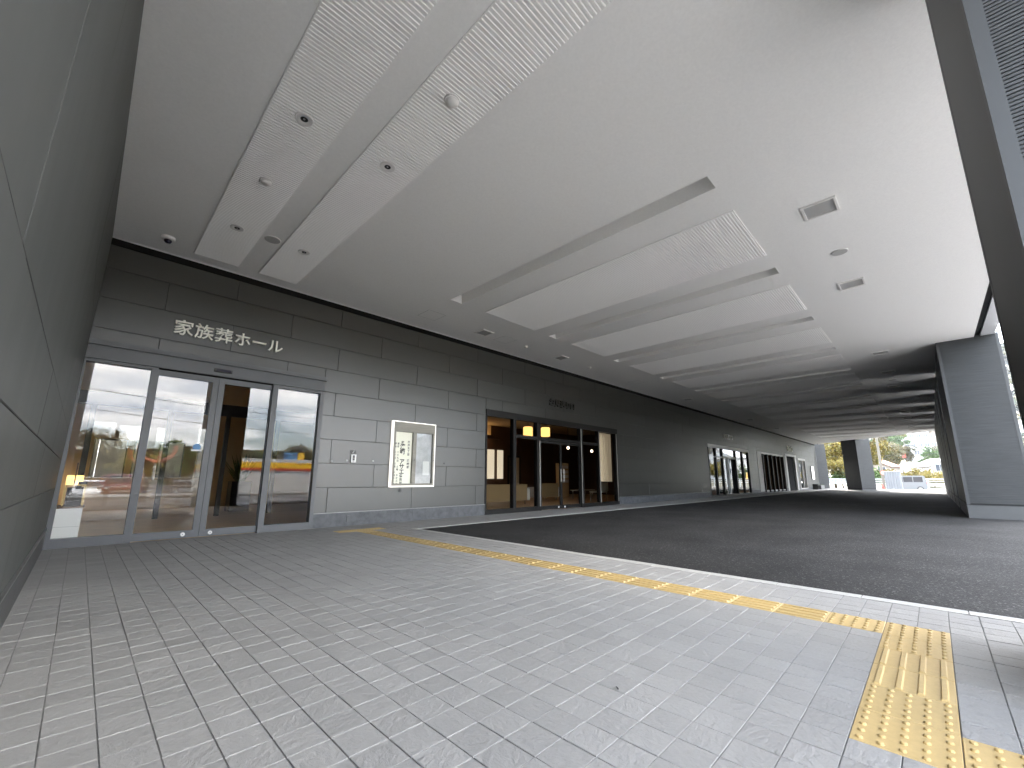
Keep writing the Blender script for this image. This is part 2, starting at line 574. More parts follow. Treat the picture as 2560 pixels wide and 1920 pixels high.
def text_mesh(body, size, depth, m, name, parent, pos, face="-y", align="LEFT", thick=0.0):
    """Flat-extruded lettering, facing -y (out of the facade)."""
    cu = bpy.data.curves.new(name, "FONT")
    cu.body = body
    cu.size = size
    cu.extrude = depth
    cu.offset = thick
    cu.resolution_u = 2
    cu.align_x = align
    tmp = bpy.data.objects.new(name, cu)
    COL.objects.link(tmp)
    dg = bpy.context.evaluated_depsgraph_get()
    me = bpy.data.meshes.new_from_object(tmp.evaluated_get(dg))
    bpy.data.objects.remove(tmp)
    me.transform(Matrix.Rotation(math.pi / 2, 4, "X"))
    me.materials.clear()
    me.materials.append(m)
    ob = bpy.data.objects.new(name, me)
    COL.objects.link(ob)
    if parent is not None:
        o0 = Vector((0, 0, 0))
        q = parent
        while q is not None:
            o0 += q.location
            q = q.parent
        ob.parent = parent
        ob.location = Vector(pos) - o0
    else:
        ob.location = pos
    return ob


def proj(p):
    q = Vector(p) - CAMP
    z = q.dot(_f)
    if z <= 0.05:
        return None
    return (1285.8 + 1047.7 * q.dot(_r) / z, 995.0 + 1047.7 * q.dot(_d) / z, z)


# ------------------------------------------------------------------ sizes
H = 4.588                      # porch ceiling
XP = 4.12                      # tile grid origin
YP = -8.2036
T = 0.15
PX0 = 0.0                      # return wall face
EDGE_Y = -9.79                 # ceiling edge towards the street
def xend(y):                   # skewed far end of the porch
    return 54.4 + 1.0 * y


# ================================================================== GROUND
def hz(x, y):
    """Terrain height."""
    z = -0.06
    if x > 58.5:
        t = min(1, (x - 58.5) / 7.0)
        z = -0.06 - 0.5 * t * t * (3 - 2 * t)
    if x > 84:
        prof = [(84, -0.56), (110, 0.6), (150, 4.0), (200, 8.8), (300, 17.0), (430, 28), (700, 74), (1000, 140), (1400, 290), (1700, 345), (2600, 360)]
        for (a, za_), (b, zb_) in zip(prof, prof[1:]):
            if a <= x <= b:
                z = za_ + (zb_ - za_) * (x - a) / (b - a)
        z += 4.0 * math.sin(x * 0.011 + 1) * math.sin(y * 0.017) * min(1, (x - 84) / 300)
        z += 60 * math.exp(-((x - 400) / 110) ** 2 - ((y + 62) / 34) ** 2)
    if y < -60:
        t = -60 - y
        zz = -1.5 * min(1, t / 40) + max(0, t - 60) * 0.052 + 5 * math.sin(x * 0.013) * min(1, t / 300)
        z = max(z, zz) if x > 84 else zz
    elif y < -24:
        z += -1.5 * min(1, (-24 - y) / 20) if x < 84 else 0
    return z


xs = [-900, -500, -300, -200, -120, -60, -30, -14] + [i * 6 - 8 for i in range(11)] + [58.5, 60, 61.5, 63, 64.5, 66, 70, 76, 84, 92, 100, 110, 120, 135, 150, 170, 190, 215, 240, 270, 300, 330, 365, 400, 430, 470, 520, 580, 640, 700, 780, 860, 940, 1000, 1100, 1200, 1300, 1400, 1550, 1700, 2100, 2600]
ys = [-1800, -1400, -1100, -850, -650, -520, -420, -340, -280, -230, -190, -160, -140, -120, -100, -85, -72, -60, -50, -42, -34, -28, -24, -18, -12, -6, 0, 8, 16, 26, 40, 60, 85, 120, 170, 240, 340, 500, 800]
g = MB()
g.add([(x, y, hz(x, y)) for y in ys for x in xs],
      [(j * len(xs) + i, j * len(xs) + i + 1, (j + 1) * len(xs) + i + 1, (j + 1) * len(xs) + i) for j in range(len(ys) - 1) for i in range(len(xs) - 1)])
tag(g.build("terrain", M["hill"], smooth=True), kind="structure")

# light concrete lot beyond and around the porch
lot = MB()
lot.prism([(-14, -12.0), (58.4, -12.0), (58.4, 14), (56, 14), (56, 0.6), (-14, 0.6)], -0.055, -0.030)
tag(lot.build("forecourt", M["concrete"]), kind="structure")
lot2 = MB()
for i in range(10):
    x0, x1 = 58.4 + i * 2, 58.4 + (i + 1) * 2
    lot2.add([(x0, -12, hz(x0, 0) + 0.025), (x1, -12, hz(x1, 0) + 0.025), (x1, 14, hz(x1, 0) + 0.025), (x0, 14, hz(x0, 0) + 0.025)], [(0, 1, 2, 3)])
tag(lot2.build("parking_lot", M["lot"]), kind="structure")

# driveway asphalt under the porch
dr = MB()
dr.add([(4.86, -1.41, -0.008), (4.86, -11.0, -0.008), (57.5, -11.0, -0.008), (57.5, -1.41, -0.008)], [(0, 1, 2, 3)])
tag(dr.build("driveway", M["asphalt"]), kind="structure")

# kerbs between tiles and asphalt (flush stones, 0.6 m long)
kerb = MB().box(4.735, 4.80, -11.0, -1.30, -0.05, -0.012).build("kerb", M["kerb"])
tag(kerb, kind="structure")
y = -1.413
while y > -10.9:
    MB().box(4.738, 4.858, y - 0.594, y, -0.04, random.uniform(-0.001, 0.001)).build("kerb_stone", M["kerb"], kerb)
    y -= 0.6
x = 4.738
while x < 52:
    MB().box(x, x + 0.594, -1.411, -1.312, -0.04, random.uniform(-0.001, 0.001)).build("kerb_stone", M["kerb"], kerb)
    x += 0.6

# ------------------------------------------------------------------ paving tiles
pave = MB()
pave.prism([(-0.1, 0.0), (-0.1, -11.0), (4.735, -11.0), (4.735, -1.312), (53.0, -1.312), (54.3, 0.0)], -0.05, -0.0048)
pavement = pave.build("pavement", M["bed"])
tag(pavement, kind="structure")

blocks = []                    # (x0, y0 (far edge), kind)
blocks.append((XP - 0.3, YP + 0.0, "dots"))                   # end of the path
for k in range(1, 23):
    blocks.append((XP - 0.3, YP + 0.3 * k, "bars_y"))
blocks.append((XP - 0.3, YP + 0.3 * 23, "dots"))
for k in (-1, 0, 1):
    blocks.append((XP - 0.3 + 0.3 * k, YP + 0.3 * 24, "dots"))
for i, kd in enumerate(("dots", "dots", "bars_x", "bars_x", "dots", "dots")):
    blocks.append((XP - 0.3 * (i + 1), YP - 0.3, kd))
for k in range(2, 10):
    blocks.append((XP - 1.8, YP - 0.3 * k, "dots" if k < 3 else "bars_y"))
covered = set()
for bx, by, kd in blocks:
    i0 = round((bx - XP) / T)
    j0 = round((by - YP) / T)
    for a in (0, 1):
        for b_ in (0, 1):
            covered.add((i0 + a, j0 + b_))


def tactile_mesh(kd):
    m = MB()
    e = 0.0015
    m.add([(e, e, -0.02), (0.3 - e, e, -0.02), (0.3 - e, 0.3 - e, -0.02), (e, 0.3 - e, -0.02),
           (e, e, -0.002), (0.3 - e, e, -0.002), (0.3 - e, 0.3 - e, -0.002), (e, 0.3 - e, -0.002),
           (e + .002, e + .002, 0.0005), (0.298 - e, e + .002, 0.0005), (0.298 - e, 0.298 - e, 0.0005), (e + .002, 0.298 - e, 0.0005)],
          [(0, 1, 5, 4), (1, 2, 6, 5), (2, 3, 7, 6), (3, 0, 4, 7), (4, 5, 9, 8), (5, 6, 10, 9), (6, 7, 11, 10), (7, 4, 8, 11), (8, 9, 10, 11)])
    if kd == "dots":
        for i in range(5):
            for j in range(5):
                cx, cy = 0.03 + 0.06 * i, 0.03 + 0.06 * j
                vv = []
                for r, h in ((0.0115, 0.0), (0.0098, 0.006), (0.006, 0.008)):
                    for q in range(8):
                        a = q * math.pi / 4
                        vv.append((cx + r * math.cos(a), cy + r * math.sin(a), h))
                ff = [(k * 8 + q, k * 8 + (q + 1) % 8, k * 8 + 8 + (q + 1) % 8, k * 8 + 8 + q) for k in (0, 1) for q in range(8)] + [tuple(range(16, 24))]
                m.add(vv, ff)
    else:
        for i in range(4):
            c = 0.0375 + 0.075 * i
            def P(u, v_, z):
                return (u, v_, z) if kd == "bars_y" else (v_, u, z)
            a0, a1 = (c - 0.0135, c + 0.0135)
            vv = [P(a0, 0.012, 0), P(a1, 0.012, 0), P(a1, 0.288, 0), P(a0, 0.288, 0),
                  P(a0 + .005, 0.018, .008), P(a1 - .005, 0.018, .008), P(a1 - .005, 0.282, .008), P(a0 + .005, 0.282, .008)]
            ff = [(0, 1, 5, 4), (1, 2, 6, 5), (2, 3, 7, 6), (3, 0, 4, 7), (4, 5, 6, 7)]
            if kd == "bars_x":
                ff = [tuple(reversed(q)) for q in ff]
            m.add(vv, ff)
    me = bpy.data.meshes.new("tactile_block")
    me.from_pydata(m.v, [], m.f)
    me.materials.append(M["tactile"])
    return me


tm = {k: tactile_mesh(k) for k in ("dots", "bars_x", "bars_y")}
for bx, by, kd in blocks:
    o = bpy.data.objects.new("tactile_block", tm[kd])
    COL.objects.link(o)
    o.parent = pavement
    o.location = Vector((bx, by, random.uniform(-0.0005, 0.0005))) - pavement.location

tile_me = []
for v_ in range(6):
    e = 0.0018
    rr = random.Random(v_)
    j = lambda: rr.uniform(-0.0006, 0.0006)
    pts = [(e, e), (T - e, e), (T - e, T - e), (e, T - e)]
    b2 = 0.0013
    pin = [(e + b2, e + b2), (T - e - b2, e + b2), (T - e - b2, T - e - b2), (e + b2, T - e - b2)]
    vv = [(a, b_, -0.008) for a, b_ in pts] + [(a, b_, -0.0022) for a, b_ in pts] + [(a, b_, j()) for a, b_ in pin] + [(T / 2, T / 2, j() * 1.2)]
    ff = [(0, 1, 5, 4), (1, 2, 6, 5), (2, 3, 7, 6), (3, 0, 4, 7), (4, 5, 9, 8), (5, 6, 10, 9), (6, 7, 11, 10), (7, 4, 8, 11), (8, 9, 12), (9, 10, 12), (10, 11, 12), (11, 8, 12)]
    me = bpy.data.meshes.new("tile")
    me.from_pydata(vv, [], ff)
    me.materials.append(M["tile"])
    tile_me.append((me, vv, ff))

cells = []
imin = math.floor((-0.1 - XP) / T)
for i in range(imin, 4):
    jmax = round((0 - YP) / T)
    for j in range(-18, jmax + 1):
        cells.append((i, j))
for i in range(4, 330):
    for j in range(round((-1.31 - YP) / T), round((0 - YP) / T) + 1):
        if XP + i * T < 53.0 + (YP + j * T) * 0 - 0.2:
            cells.append((i, j))
scored = []
for (i, j) in cells:
    if (i, j) in covered:
        continue
    x0, y0 = XP + i * T, YP + j * T
    if y0 < -11.0 or y0 > -0.02 or (y0 + T > 0.16):
        continue
    p4 = [proj((x0 + a, y0 + b_, 0)) for a, b_ in ((0, 0), (T, 0), (T, T), (0, T))]
    area = 0
    if all(p4) and any(-40 < p[0] < 2600 and -40 < p[1] < 1960 for p in p4) and any(0 < p[0] < 2560 and 0 < p[1] < 1920 for p in p4):
        area = abs(sum(p4[k][0] * p4[(k + 1) % 4][1] - p4[(k + 1) % 4][0] * p4[k][1] for k in range(4))) / 2
    scored.append((area, i, j))
scored.sort(reverse=True)
rest = MB()
for k, (area, i, j) in enumerate(scored):
    me, vv, ff = tile_me[(i * 7 + j * 13) % 6]
    loc = Vector((XP + i * T, YP + j * T, random.uniform(-0.0007, 0.0007)))
    if k < 300:
        o = bpy.data.objects.new("tile", me)
        COL.objects.link(o)
        o.parent = pavement
        o.location = loc - pavement.location
        o.rotation_euler = (random.uniform(-.004, .004), random.uniform(-.004, .004), 0)
    else:
        rest.add([(a + loc.x, b_ + loc.y, c + loc.z) for a, b_, c in vv], ff)
rt = rest.build("tiles", M["tile"], pavement)
rt["kind"] = "stuff"

# a dead leaf scrap lying on the tiles
lf = MB()
lf.add([(0, 0, .004), (.02, .006, .012), (.035, .0, .006), (.02, -.008, .004)], [(0, 1, 2), (0, 2, 3)])
o = lf.build("dead_leaf", M["core"], origin=(0, 0, 0))
o.location = (2.02, -7.42, 0.001)
o.rotation_euler = (0, 0, 0.8)
tag(o, "tiny dark dead leaf lying alone on the grey tiles", "leaf", kind="thing")

# ================================================================== FACADE
facade = thing("facade_wall", "long dark grey panelled facade wall with five glazed openings under the porch", "wall", (27, 0.1, 0))
E1 = (-0.035, 3.41, 0.0, 2.945)
E2 = (7.785, 14.56, 0.0, 2.83)
E3 = (23.9, 31.0, 0.0, 2.85)
W4 = (33.0, 40.0, 0.10, 2.86)
D5 = (40.9, 44.75, 0.0, 3.03)
W6 = (45.6, 48.5, 0.10, 2.83)
OPEN = [E1, E2, E3, W4, D5, W6]
XF = 54.35


def subtract(rects, hole):
    out = []
    a0, a1, c0, c1 = hole
    for (x0, x1, z0, z1) in rects:
        if x1 <= a0 or x0 >= a1 or z1 <= c0 or z0 >= c1:
            out.append((x0, x1, z0, z1))
            continue
        if x0 < a0:
            out.append((x0, a0, z0, z1))
        if x1 > a1:
            out.append((a1, x1, z0, z1))
        xx0, xx1 = max(x0, a0), min(x1, a1)
        if z0 < c0:
            out.append((xx0, xx1, z0, c0))
        if z1 > c1:
            out.append((xx0, xx1, c1, z1))
    return out


levels = [0.28 + 0.4765 * k for k in range(9)] + [4.475]
for r_ in range(len(levels) - 1):
    z0, z1 = levels[r_], levels[r_ + 1]
    x = 0.79 - 1.905 if r_ % 2 == 1 else 1.745 - 1.905
    while x < XF:
        for (a, b_, c, d) in [q for q in [(max(x, -0.03), min(x + 1.905, XF), z0, z1)] if q[1] > q[0]]:
            parts = [(a, b_, c, d)]
            for hole in OPEN:
                parts = subtract(parts, hole)
            for (a, b_, c, d) in parts:
                if b_ - a < 0.03 or d - c < 0.03:
                    continue
                gq = 0.0024
                jy = random.uniform(-0.0012, 0.0012)
                m = MB()
                bv = 0.003
                x0, x1, zz0, zz1 = a + gq, b_ - gq, c + gq, d - gq
                vv = [(x0, 0.012 + jy, zz0), (x1, 0.012 + jy, zz0), (x1, 0.012 + jy, zz1), (x0, 0.012 + jy, zz1),
                      (x0, bv + jy, zz0), (x1, bv + jy, zz0), (x1, bv + jy, zz1), (x0, bv + jy, zz1),
                      (x0 + bv, jy, zz0 + bv), (x1 - bv, jy, zz0 + bv), (x1 - bv, jy, zz1 - bv), (x0 + bv, jy, zz1 - bv)]
                ff = [(0, 1, 5, 4), (1, 2, 6, 5), (2, 3, 7, 6), (3, 0, 4, 7), (4, 5, 9, 8), (5, 6, 10, 9), (6, 7, 11, 10), (7, 4, 8, 11), (8, 9, 10, 11)]
                m.add(vv, ff)
                m.build("wall_panel", M["panel"], facade)
        x += 1.905

# wall core behind the panels, stone plinth, flashing, black recess under the ceiling
core = MB()
for (a, b_, c, d) in [q for q in (lambda rs: rs)([(-0.03, XF, 0.0, 5.2)])]:
    rs = [(a, b_, c, d)]
    for hole in OPEN:
        rs = subtract(rs, hole)
    for q in rs:
        core.box(q[0], q[1], 0.0135, 0.16, q[2], q[3])
core.build("wall_core", M["core"], facade)
segs = [(E1[1], E2[0]), (E2[1], E3[0]), (E3[1], W4[0] - 0.0), (D5[1], W6[0]), (W6[1], XF), (W4[1], D5[0])]
for a, b_ in segs:
    n = max(1, round((b_ - a) / 1.8))
    for k in range(n):
        x0, x1 = a + (b_ - a) * k / n, a + (b_ - a) * (k + 1) / n
        MB().box(x0 + 0.002, x1 - 0.002, -0.012, 0.013, 0.0, 0.262).build("plinth_stone", M["plinth"], facade)
    MB().box(a, b_, -0.017, 0.0125, 0.2625, 0.279).build("plinth_flashing", M["flash"], facade)
MB().box(W4[0], W4[1], -0.011, 0.013, 0.0, 0.095).build("plinth_stone", M["plinth"], facade)
MB().box(W6[0], W6[1], -0.011, 0.013, 0.0, 0.095).build("plinth_stone", M["plinth"], facade)
MB().box(-0.03, XF, -0.002, 0.0125, 4.478, H + 0.02).build("shadow_gap", M["gap"], facade)
ob = MB().box(4.065, 4.135, -0.03, -0.0125, 0.075, 0.205).build("outlet_cover", M["frame_grey"], facade)
tag(MB().box(4.075, 4.125, -0.034, -0.0305, 0.14, 0.195).build("outlet_flap", M["frame_grey"], facade))


def pane(par, x0, x1, z0, z1, y, m, name="glass_pane"):
    return MB().add([(x0, y, z0), (x1, y, z0), (x1, y, z1), (x0, y, z1)], [(0, 1, 2, 3)]).build(name, m, par)


def ring(m, x0, x1, z0, z1, l, r_, b_, t_, y0, y1):
    m.box(x0, x0 + l, y0, y1, z0, z1)
    m.box(x1 - r_, x1, y0, y1, z0, z1)
    m.box(x0 + l, x1 - r_, y0, y1, z0, z0 + b_)
    m.box(x0 + l, x1 - r_, y0, y1, z1 - t_, z1)


# --- entrance 1: grey automatic sliding door
f1 = MB()
G = M["frame_grey"]
f1.box(-0.035, 0.025, -0.03, 0.12, 0, 2.655)
f1.box(0.755, 0.838, -0.03, 0.12, 0, 2.655)
f1.box(2.482, 2.575, -0.03, 0.12, 0, 2.655)
f1.box(3.338, 3.41, -0.03, 0.12, 0, 2.655)
f1.box(0.025, 0.755, -0.025, 0.12, 0, 0.125)
f1.box(2.575, 3.338, -0.025, 0.12, 0, 0.122)
f1.box(0.025, 0.755, -0.025, 0.12, 2.612, 2.655)
f1.box(2.575, 3.338, -0.025, 0.12, 2.605, 2.655)
f1.box(-0.035, 3.41, -0.034, 0.12, 2.662, 2.865)
f1.box(-0.035, 3.43, -0.075, 0.0, 2.866, 2.945)
ent1 = f1.build("glass_entrance", G, facade)
ent1["label"] = "grey framed automatic sliding glass door with two side lights"
MB().box(0.838, 2.482, -0.02, 0.12, 2.643, 2.661).build("door_track", M["gap"], ent1)
for (x0, x1, l, r_) in ((0.842, 1.655, 0.0, 0.085), (1.660, 2.478, 0.082, 0.0)):
    m = MB()
    ring(m, x0, x1, 0.012, 2.641, 0.012 if l == 0 else l, 0.012 if r_ == 0 else r_, 0.112, 0.095, 0.02, 0.065)
    lf_ = m.build("door_leaf", G, ent1)
pane(ent1, 0.025, 0.755, 0.125, 2.612, 0.03, M["glass"])
pane(ent1, 0.854, 1.57, 0.124, 2.546, 0.043, M["glass"])
pane(ent1, 1.742, 2.466, 0.124, 2.546, 0.043, M["glass"])
pane(ent1, 2.575, 3.338, 0.122, 2.605, 0.03, M["glass"])
sn = MB().box(1.555, 1.81, -0.072, -0.0345, 2.728, 2.783).build("motion_sensor", M["black"], ent1)
sn2 = MB().box(1.575, 1.79, -0.075, -0.0725, 2.736, 2.774).build("sensor_lens", M["dome"], ent1)
for lx in (1.45, 1.808):
    MB().lathe((lx, 0.02, 0.066), [(0.030, 0), (0.030, -0.012), (0.024, -0.016)], 20, "y").build("floor_lock", M["white"], ent1)
    MB().lathe((lx, 0.0035, 0.066), [(0.006, 0), (0.006, -0.004)], 8, "y").build("lock_keyhole", M["lens"], ent1)
st = MB().lathe((1.475, 0.0415, 1.44), [(0.055, 0), (0.055, -0.001)], 20, "y").build("door_sticker", M["signblue"], ent1)
MB().box(1.405, 1.545, 0.0395, 0.0405, 1.375, 1.40).build("door_sticker", M["white"], ent1)

# --- entrance 2: dark bronze double door with transoms
f2 = MB()
Dk = M["frame_dark"]
f2.box(7.785, 7.83, -0.02, 0.12, 0, 2.65)
f2.box(8.85, 8.965, -0.02, 0.12, 0, 2.65)
f2.box(9.88, 10.06, -0.02, 0.12, 0, 2.65)
f2.box(12.14, 12.30, -0.02, 0.12, 0, 2.65)
f2.box(13.25, 13.335, -0.02, 0.12, 0, 2.65)
f2.box(14.43, 14.56, -0.02, 0.12, 0, 2.65)
f2.box(7.785, 14.56, -0.03, 0.12, 2.651, 2.83)
for (a, b_) in ((7.83, 8.85), (8.965, 9.88), (12.30, 13.25), (13.335, 14.43)):
    f2.box(a, b_, -0.012, 0.12, 0, 0.125)
for (a, b_) in ((8.965, 9.88), (10.06, 12.14), (12.30, 13.25)):
    f2.box(a, b_, -0.015, 0.12, 2.12, 2.215)
ent2 = f2.build("glass_entrance", Dk, facade)
ent2["label"] = "dark bronze glass entrance with double doors looking into the lit lobby"
for (x0, x1) in ((10.065, 11.09), (11.095, 12.135)):
    m = MB()
    ring(m, x0, x1, 0.01, 2.115, 0.05, 0.05, 0.11, 0.07, 0.02, 0.07)
    m.build("door_leaf", Dk, ent2)
    pane(ent2, x0 + .05, x1 - .05, .12, 2.045, .045, M["glass_dark"])
for hx in (11.02, 11.165):
    MB().tube((hx, -0.03, 0.85), (hx, -0.03, 1.25), 0.014, n=10).build("pull_handle", M["steel"], ent2)
for lx in (10.93, 11.25):
    MB().lathe((lx, 0.02, 0.065), [(0.030, 0), (0.030, -0.012), (0.024, -0.016)], 16, "y").build("floor_lock", M["white"], ent2)
for sx in (10.005, 12.19, 13.30, 14.49):
    MB().box(sx - 0.018, sx + 0.018, -0.026, -0.0205, 0.13, 2.10 if sx < 12 else 2.64).build("edge_strip", M["steel"], ent2)
for (a, b_, c, d) in ((7.83, 8.85, .125, 2.65), (8.965, 9.88, .125, 2.12), (8.965, 9.88, 2.215, 2.65), (10.06, 12.14, 2.215, 2.65), (12.30, 13.25, .125, 2.12), (12.30, 13.25, 2.215, 2.65), (13.335, 14.43, .125, 2.65)):
    pane(ent2, a, b_, c, d, 0.05, M["glass_dark"])

# --- entrance 3: silver frame, reflecting the trees at the far end
Sv = M["frame_silver"]
f3 = MB()
f3.box(23.9, 31.0, -0.03, 0.12, 2.67, 2.85)
for xm in (25.05, 26.1, 28.4, 29.75):
    f3.box(xm - 0.06, xm + 0.06, -0.02, 0.12, 0, 2.67, 1)
for xm in (23.93, 30.97):
    f3.box(xm - 0.03, xm + 0.03, -0.02, 0.12, 0, 2.67, 1)
f3.box(24.96, 26.04, -0.01, 0.12, 2.14, 2.21)
f3.box(26.16, 28.34, -0.015, 0.12, 2.14, 2.26)
f3.box(23.96, 31.0, -0.01, 0.12, 0, 0.09, 1)
ent3 = f3.build("glass_entrance", [Sv, M["frame_dark"]], facade)
ent3["label"] = "silver framed glass entrance mirroring yellow trees, one door leaf open"
MB().box(26.9, 27.12, -0.012, 0.06, 0.09, 2.14).build("door_leaf", Sv, ent3)
MB().box(27.62, 28.34, 0.121, 1.0, 0.09, 2.14).build("doorway_dark_block", M["gap"], ent3)  # solid block coloured black for the darkness inside the doorway
for (a, b_, c, d) in ((23.96, 24.99, .09, 2.67), (25.11, 26.04, .09, 2.14), (25.11, 26.04, 2.21, 2.67), (26.16, 28.34, 2.26, 2.67), (26.16, 26.9, .09, 2.14), (27.12, 27.62, .09, 2.14), (28.46, 29.69, .09, 2.67), (29.81, 30.94, .09, 2.67)):
    pane(ent3, a, b_, c, d, 0.05, M["glass_far"])

# --- window 4 with fins, doorway 5, window 6
f4 = MB()
f4.box(33.0, 40.0, -0.035, 0.12, 2.73, 2.86)
f4.box(33.0, 34.05, -0.02, 0.12, 0.10, 2.73)
f4.box(34.05, 40.0, -0.02, 0.12, 0.10, 0.17)
win4 = f4.build("glass_screen", Sv, facade)
win4["label"] = "wide window with dark vertical fins beside the narrow dark doorway"
for k in range(6):
    xm = 34.12 + 1.16 * k
    MB().box(xm - 0.05, xm + 0.05, -0.10, 0.05, 0.05, 2.73).build("window_fin", M["frame_dark"], win4)
    if k < 5:
        pane(win4, xm + .05, xm + 1.11, .17, 2.73, .08, M["glass_dark"] if k < 4 else M["glass_far"])
f5 = MB()
f5.box(40.9, 44.75, -0.05, 0.12, 2.86, 3.03)
f5.box(40.9, 41.35, -0.02, 0.12, 0, 2.86)
f5.box(44.3, 44.75, -0.02, 0.12, 0, 2.86)
door5 = f5.build("service_doorway", Sv, facade)
door5["label"] = "open dark doorway with pale frame below three raised characters"
MB().box(41.35, 44.3, 0.12, 2.2, -0.01, 2.86).build("recess_dark_block", M["gap"], door5)  # black filled box, its colour stands in for the unlit depth
f6 = MB()
f6.box(45.6, 48.5, -0.03, 0.12, 2.66, 2.83)
for xm in (45.66, 47.1, 48.44):
    f6.box(xm - .05, xm + .05, -0.02, 0.12, .1, 2.66)
f6.box(45.7, 48.4, -0.02, 0.12, .1, .17)
win6 = f6.build("glass_screen", [Sv], facade)
win6["label"] = "small two pane window at the far end of the facade"
pane(win6, 45.71, 47.05, .17, 2.66, .05, M["glass_far"])
pane(win6, 47.15, 48.39, .17, 2.66, .05, M["glass_far"])

# ------------------------------------------------------------------ left return wall
ret = thing("return_wall", "smooth dark grey panelled side wall at the left edge beside the first glass door", "wall", (-0.03, -4.6, 0))
LV = [0.28, 0.80, 1.18, 1.59, 3.08, H - 0.002]
LY = [[-0.04, -1.0, -2.9, -4.8, -6.7, -8.6, -9.35], [-0.04, -2.0, -3.9, -5.8, -7.7, -9.35], [-0.04, -1.0, -2.9, -4.8, -6.7, -8.6, -9.35], [-0.04, -2.1, -4.0, -5.9, -6.8, -9.35], [-0.04, -2.9, -5.8, -9.35]]
for r_ in range(5):
    z0, z1 = LV[r_], LV[r_ + 1]
    for yb, ya in zip(LY[r_], LY[r_][1:]):
        x1 = -0.035 + random.uniform(-0.0008, 0.0008)
        gg = 0.0026 if r_ < 3 else 0.0012
        a0, a1, c0, c1 = ya + gg * .6, yb - gg * .6, z0 + gg, z1 - (gg if r_ < 2 else 0.0012)
        bv = 0.003 if r_ < 3 else 0.0012
        m = MB()
        vv = [(x1 - .014, a0, c0), (x1 - .014, a1, c0), (x1 - .014, a1, c1), (x1 - .014, a0, c1),
              (x1 - bv, a0, c0), (x1 - bv, a1, c0), (x1 - bv, a1, c1), (x1 - bv, a0, c1),
              (x1, a0 + bv, c0 + bv), (x1, a1 - bv, c0 + bv), (x1, a1 - bv, c1 - bv), (x1, a0 + bv, c1 - bv)]
        m.add(vv, [(0, 1, 5, 4), (1, 2, 6, 5), (2, 3, 7, 6), (3, 0, 4, 7), (4, 5, 9, 8), (5, 6, 10, 9), (6, 7, 11, 10), (7, 4, 8, 11), (8, 9, 10, 11)])
        m.build("wall_panel", M["panel_left"], ret)
MB().box(-0.35, -0.0505, -9.35, 0.16, 0.0, 5.2).build("wall_core", M["core"], ret)
for k in range(5):
    MB().box(-0.05, -0.024, -9.35 + k * 1.86 + .002, -9.35 + (k + 1) * 1.86 - .002, 0.0, 0.262).build("plinth_stone", M["plinth_dark"], ret)
MB().box(-0.05, -0.018, -9.35, -0.04, 0.2635, 0.2795).build("plinth_flashing", M["flash"], ret)
ret.rotation_euler = (0, R(0.95), 0)

# ================================================================== PORCH CEILING
ceil = thing("porch_ceiling", "white porch ceiling with long recessed slots and ribbed panels above the driveway", "ceiling", (25, -5, H))
SL0, SLP, SLW = 5.08, 3.155, 0.29
slots = [(SL0 + SLP * k, SL0 + SLP * k + SLW) for k in range(14)]
SY0, SY1 = -1.90, -7.06
cb = MB()


def quadband(x0, x1, y0, y1):     # y0 > y1, clipped to the skewed end
    xa0 = min(x1, xend(y0))
    xa1 = min(x1, xend(y1))
    if x0 >= min(xa0, xa1):
        return
    cb.add([(x0, y0, H), (xa0, y0, H), (xa1, y1, H), (x0, y1, H)], [(0, 1, 2, 3)])


YF = -0.012
quadband(-0.04, 100, YF, SY0)
quadband(-0.04, 100, SY1, EDGE_Y)
xprev = -0.04
for a, b_ in slots:
    quadband(xprev, a, SY0, SY1)
    xprev = b_
quadband(xprev, 100, SY0, SY1)
cb.build("ceiling_board", M["ceiling"], ceil)
for a, b_ in slots:
    m = MB()
    h = 0.30
    vv = [(a, SY1, H), (b_, SY1, H), (b_, SY0, H), (a, SY0, H), (a, SY1, H + h), (b_, SY1, H + h), (b_, SY0, H + h), (a, SY0, H + h)]
    m.add(vv, [(0, 1, 5, 4), (1, 2, 6, 5), (2, 3, 7, 6), (3, 0, 4, 7), (4, 5, 6, 7)])
    m.build("light_slot", M["ceiling"], ceil)
    # thin metal bead round the slot
    m = MB()
    e = 0.012
    for (p, q, r_, s_) in ((a - e, a - .0005, SY1 - e, SY0 + e), (b_ + .0005, b_ + e, SY1 - e, SY0 + e), (a - .0005, b_ + .0005, SY0 + .0005, SY0 + e), (a - .0005, b_ + .0005, SY1 - e, SY1 - .0005)):
        m.box(p, q, r_, s_, H - 0.004, H - 0.0005)
    m.build("slot_bead", M["ribbed"], ceil)


def ribs(x0, x1, y0, y1, pitch=0.040):
    """Corrugated panel, ribs across (along x), stacked along y."""
    m = MB()
    n = round((y1 - y0) / pitch)
    p = (y1 - y0) / n
    prof = []
    zt, zb = H - 0.0075, H - 0.016
    for k in range(n):
        yy = y0 + k * p
        prof += [(yy, zt), (yy + 0.30 * p, zt), (yy + 0.42 * p, zb), (yy + 0.86 * p, zb)]
    prof.append((y1, zt))
    vv = [(x0, a, b_) for a, b_ in prof] + [(x1, a, b_) for a, b_ in prof]
    q = len(prof)
    m.add(vv, [(i, i + 1, q + i + 1, q + i) for i in range(q - 1)])
    e = 0.01
    for (a, b_, c, d) in ((x0 - e, x0 + .002, y0 - e, y1 + e), (x1 - .002, x1 + e, y0 - e, y1 + e), (x0 + .002, x1 - .002, y0 - e, y0 - .001), (x0 + .002, x1 - .002, y1 + .001, y1 + e)):
        m.box(a, b_, c, d, H - 0.013, H - 0.001)
    return m.build("ribbed_panel", M["ribbed"], ceil)


